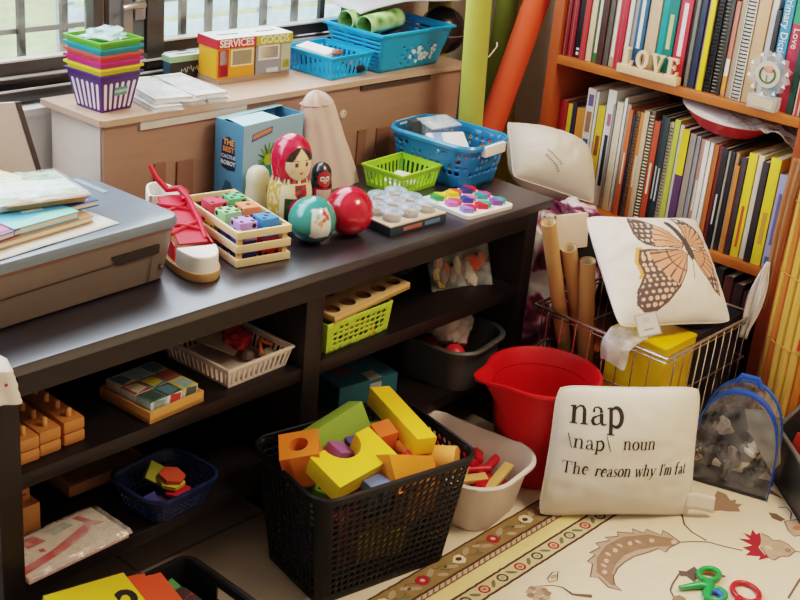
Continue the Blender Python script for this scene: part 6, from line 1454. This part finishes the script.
rp([(2.499,1.013),(2.503,0.994),(2.530,1.004),(2.518,0.987),(2.533,0.985),(2.496,0.962),(2.472,0.957),(2.457,0.934),(2.457,0.919),(2.424,0.932),(2.442,0.936),(2.418,0.962),(2.442,0.962),(2.442,0.982),(2.468,0.971),(2.468,1.007),(2.487,0.986)], RD, .0002)
bg = [(2.531,0.981),(2.533,0.964),(2.525,0.949),(2.540,0.936),(2.539,0.916),(2.526,0.891),(2.494,0.892),(2.479,0.905),(2.453,0.907),(2.453,0.922),(2.476,0.954)]
rp(bg, BR2, .0003); rl(bg, .003, BR3, .0006); blob(2.505, .925, .012, .016, TN, .0005, .6); blob(2.515, .905, .01, .007, BR, .0006); blob(2.49, .94, .008, .01, PK, .0005)
rl([(2.526, .891), (2.54, .87), (2.56, .85)], .004, BR3, .0003)
rp([(2.621,1.149),(2.622,1.125),(2.605,1.104),(2.621,1.096),(2.602,1.089),(2.612,1.075),(2.591,1.075),(2.579,1.062),(2.555,1.082),(2.544,1.097),(2.512,1.118)], BR, .0002)
rp([(2.630,1.014),(2.641,0.999),(2.634,0.971),(2.616,0.975),(2.613,0.995)], BR3, .0002); rl([(2.671,1.009),(2.687,0.995),(2.675,0.976),(2.644,0.963)], .004, BR3, .0003)
rb_ = [(2.624,0.969),(2.656,0.953),(2.650,0.919),(2.613,0.906),(2.582,0.922),(2.595,0.944)]; rp(rb_, BR2, .0002); rl(rb_ + rb_[:1], .003, BR3, .0005); blob(2.62, .935, .012, .009, M('b8684a', .95), .0005)
rp([(2.245,1.034),(2.256,1.020),(2.287,1.018),(2.280,1.004),(2.305,0.988),(2.310,0.950),(2.292,0.955),(2.270,0.993),(2.233,0.986),(2.239,1.010),(2.229,1.019)], M('5a4a3e', .95, var=.2), .0002)
rl([(2.237,1.026),(2.189,1.015),(2.166,1.006),(2.152,0.990),(2.14, .96)], .0045, BR3, .0003); blob(2.15, .975, .02, .014, BR, .0004)
rl([(1.93, 1.21), (1.959,1.203),(1.982,1.188),(1.993,1.169),(1.989,1.140),(2.016,1.108)], [.003, .003, .003, .004, .008, .012], BR3, .0003)
for q in range(9): blob(1.935 + .018 * math.cos(q * .7), 1.19 + .02 * math.sin(q * .7), .010, .008, BR2 if q % 2 else BR, .0003 + .00003 * q)
blob(1.936, 1.19, .012, .010, TN, .0007); rl([(1.994,1.210),(2.020,1.216),(2.033,1.210),(2.005,1.192),(1.985,1.199),(1.994,1.210)], .003, BR3, .0004); blob(2.01, 1.205, .012, .006, TN, .0003)
rp([(2.656,1.138),(2.689,1.111),(2.726,1.087),(2.733,1.057),(2.717,1.016),(2.715,1.048),(2.704,1.075),(2.675,1.093)], BR3, .0002)
rl([(2.434,0.833),(2.388,0.825),(2.343,0.817)], .005, BR3, .0003)
for (px, py) in ((1.6, .7), (2.0, .55), (1.2, .9), (1.75, .98), (2.45, .55), (1.45, .4), (2.1, .2)): blob(px, py, .05, .035, BR2, .0002, px * 3, 14, .6); blob(px, py, .02, .015, RD, .0004, 0, 8, .5); rl([(px, py), (px + .1, py + .04), (px + .16, py - .02)], .004, BR3, .0002)
rug.build('floral_rug', label='cream floral rug with red and brown flower border on the floor', cat='rug')
# toy scissors and bits on the rug
def loopring(b, cx, cy, rx, ry, r, m, z=.0):
    b.tube([(cx + rx * math.cos(a), cy + ry * math.sin(a), z) for a in [2 * PI * q / 28 for q in range(28)]], r, m, n=10, closed=True)
sc = thing('toy_scissors', 'green plastic toy scissors with an orange underside on the rug', 'scissors', (2.250, .955, .013), -96)
SG = M('1f9a4a', .35, var=.05, coat=.2); b = B(); loopring(b, -.022, .022, .02, .026, .0065, SG); loopring(b, .03, -.028, .020, .024, .0065, SG)
b.tube([(-.012, -.002, 0), (.006, -.012, .002), (.03, -.06, 0)], [.008, .011, .006], SG, n=10); b.tube([(.012, -.012, 0), (-.01, -.03, .001), (-.03, -.075, 0)], [.008, .009, .005], SG, n=10); b.build('scissor_body', sc)
b = B(); loopring(b, -.022, .022, .019, .025, .0055, M('c98a2a', .4), -.0065); b.build('handle_pad', sc, label='orange underside')
b = B(); loopring(b, 0, 0, .028, .034, .006, M('c41f2e', .35, coat=.2)); b.tube([(-.02, -.02, 0), (-.05, -.05, 0)], .007, M('c41f2e', .35, coat=.2)); b.build('toy_ring', label='red plastic toy ring beside the green scissors on the rug', cat='toy', t=T(2.282, .888, .0105, rz=-40))
b = B(); loopring(b, 0, 0, .018, .016, .007, M('2f5fc0', .35, coat=.2)); b.box((.03, 0, 0), (.03, .018, .012), M('2f5fc0', .35), bev=.004); b.build('toy_ring', label='blue plastic toy piece under the green scissors on the rug', cat='toy', t=T(2.215, .925, .0115, rz=60))
B().ball(.018, M('b8c83a', .35), T(), 24, 16).build('lime_ball', label='small lime toy ball on the rug border, at the bottom of the photo', cat='ball', t=T(1.845, 1.165, .022))

# ================================================================== light and camera
def area(name, loc, rot, size, sy, energy, col):
    l = bpy.data.lights.new(name, 'AREA'); l.shape = 'RECTANGLE'; l.size = size; l.size_y = sy; l.energy = energy; l.color = col
    o = bpy.data.objects.new(name, l); COL.objects.link(o); o.location = loc; o.rotation_euler = [math.radians(a) for a in rot]; return o
area('window_daylight', (1.0, 2.43, 1.66), (-78, 0, 0), 3.2, 1.08, 46, (.80, .90, 1.0))
area('ceiling_lamp', (2.4, .3, 2.66), (0, 0, 0), .7, .7, 30, (1.0, .83, .62))
sun = bpy.data.lights.new('sun', 'SUN'); sun.energy = 4.0; sun.angle = .02; sun.color = (1, .96, .9)
so = bpy.data.objects.new('sun', sun); COL.objects.link(so); so.rotation_euler = (math.radians(38), 0, math.radians(-20))
w = bpy.data.worlds.new('World'); SC.world = w; w.use_nodes = True; N = w.node_tree.nodes; bgN = N['Background']
sky = N.new('ShaderNodeTexSky'); sky.sky_type = 'HOSEK_WILKIE'; sky.sun_direction = (-.3, -.6, .74); sky.turbidity = 6
mx = N.new('ShaderNodeMix'); mx.data_type = 'RGBA'; mx.inputs['Factor'].default_value = .75; mx.inputs['B'].default_value = (.85, .93, 1.0, 1)
w.node_tree.links.new(sky.outputs[0], mx.inputs['A']); w.node_tree.links.new(mx.outputs['Result'], bgN.inputs['Color']); bgN.inputs['Strength'].default_value = 2.2
cam = bpy.data.cameras.new('camera'); co = bpy.data.objects.new('camera', cam); COL.objects.link(co)
cam.sensor_width = 36; cam.lens = 36 * 1273.04 / 800; cam.clip_start = .05
yaw, pit, roll = .864196828, .407989883, .0941711542
fwd = Vector((math.sin(yaw) * math.cos(pit), math.cos(yaw) * math.cos(pit), -math.sin(pit))); rt = Vector((math.cos(yaw), -math.sin(yaw), 0)); up = rt.cross(fwd)
r2 = rt * math.cos(roll) + up * math.sin(roll); u2 = -rt * math.sin(roll) + up * math.cos(roll)
mw = Matrix.Identity(4)
for i in range(3): mw[i][0], mw[i][1], mw[i][2], mw[i][3] = r2[i], u2[i], -fwd[i], (0, 0, 1.62)[i]
co.matrix_world = mw; SC.camera = co
SC.cycles.use_denoising = True
try: SC.cycles.max_bounces = 8; SC.cycles.transparent_max_bounces = 16; SC.cycles.caustics_reflective = False; SC.cycles.caustics_refractive = False; SC.cycles.sample_clamp_indirect = 4
except Exception: pass
SC.view_settings.view_transform = 'Filmic'; SC.view_settings.look = 'Medium High Contrast'; SC.view_settings.exposure = 0.72
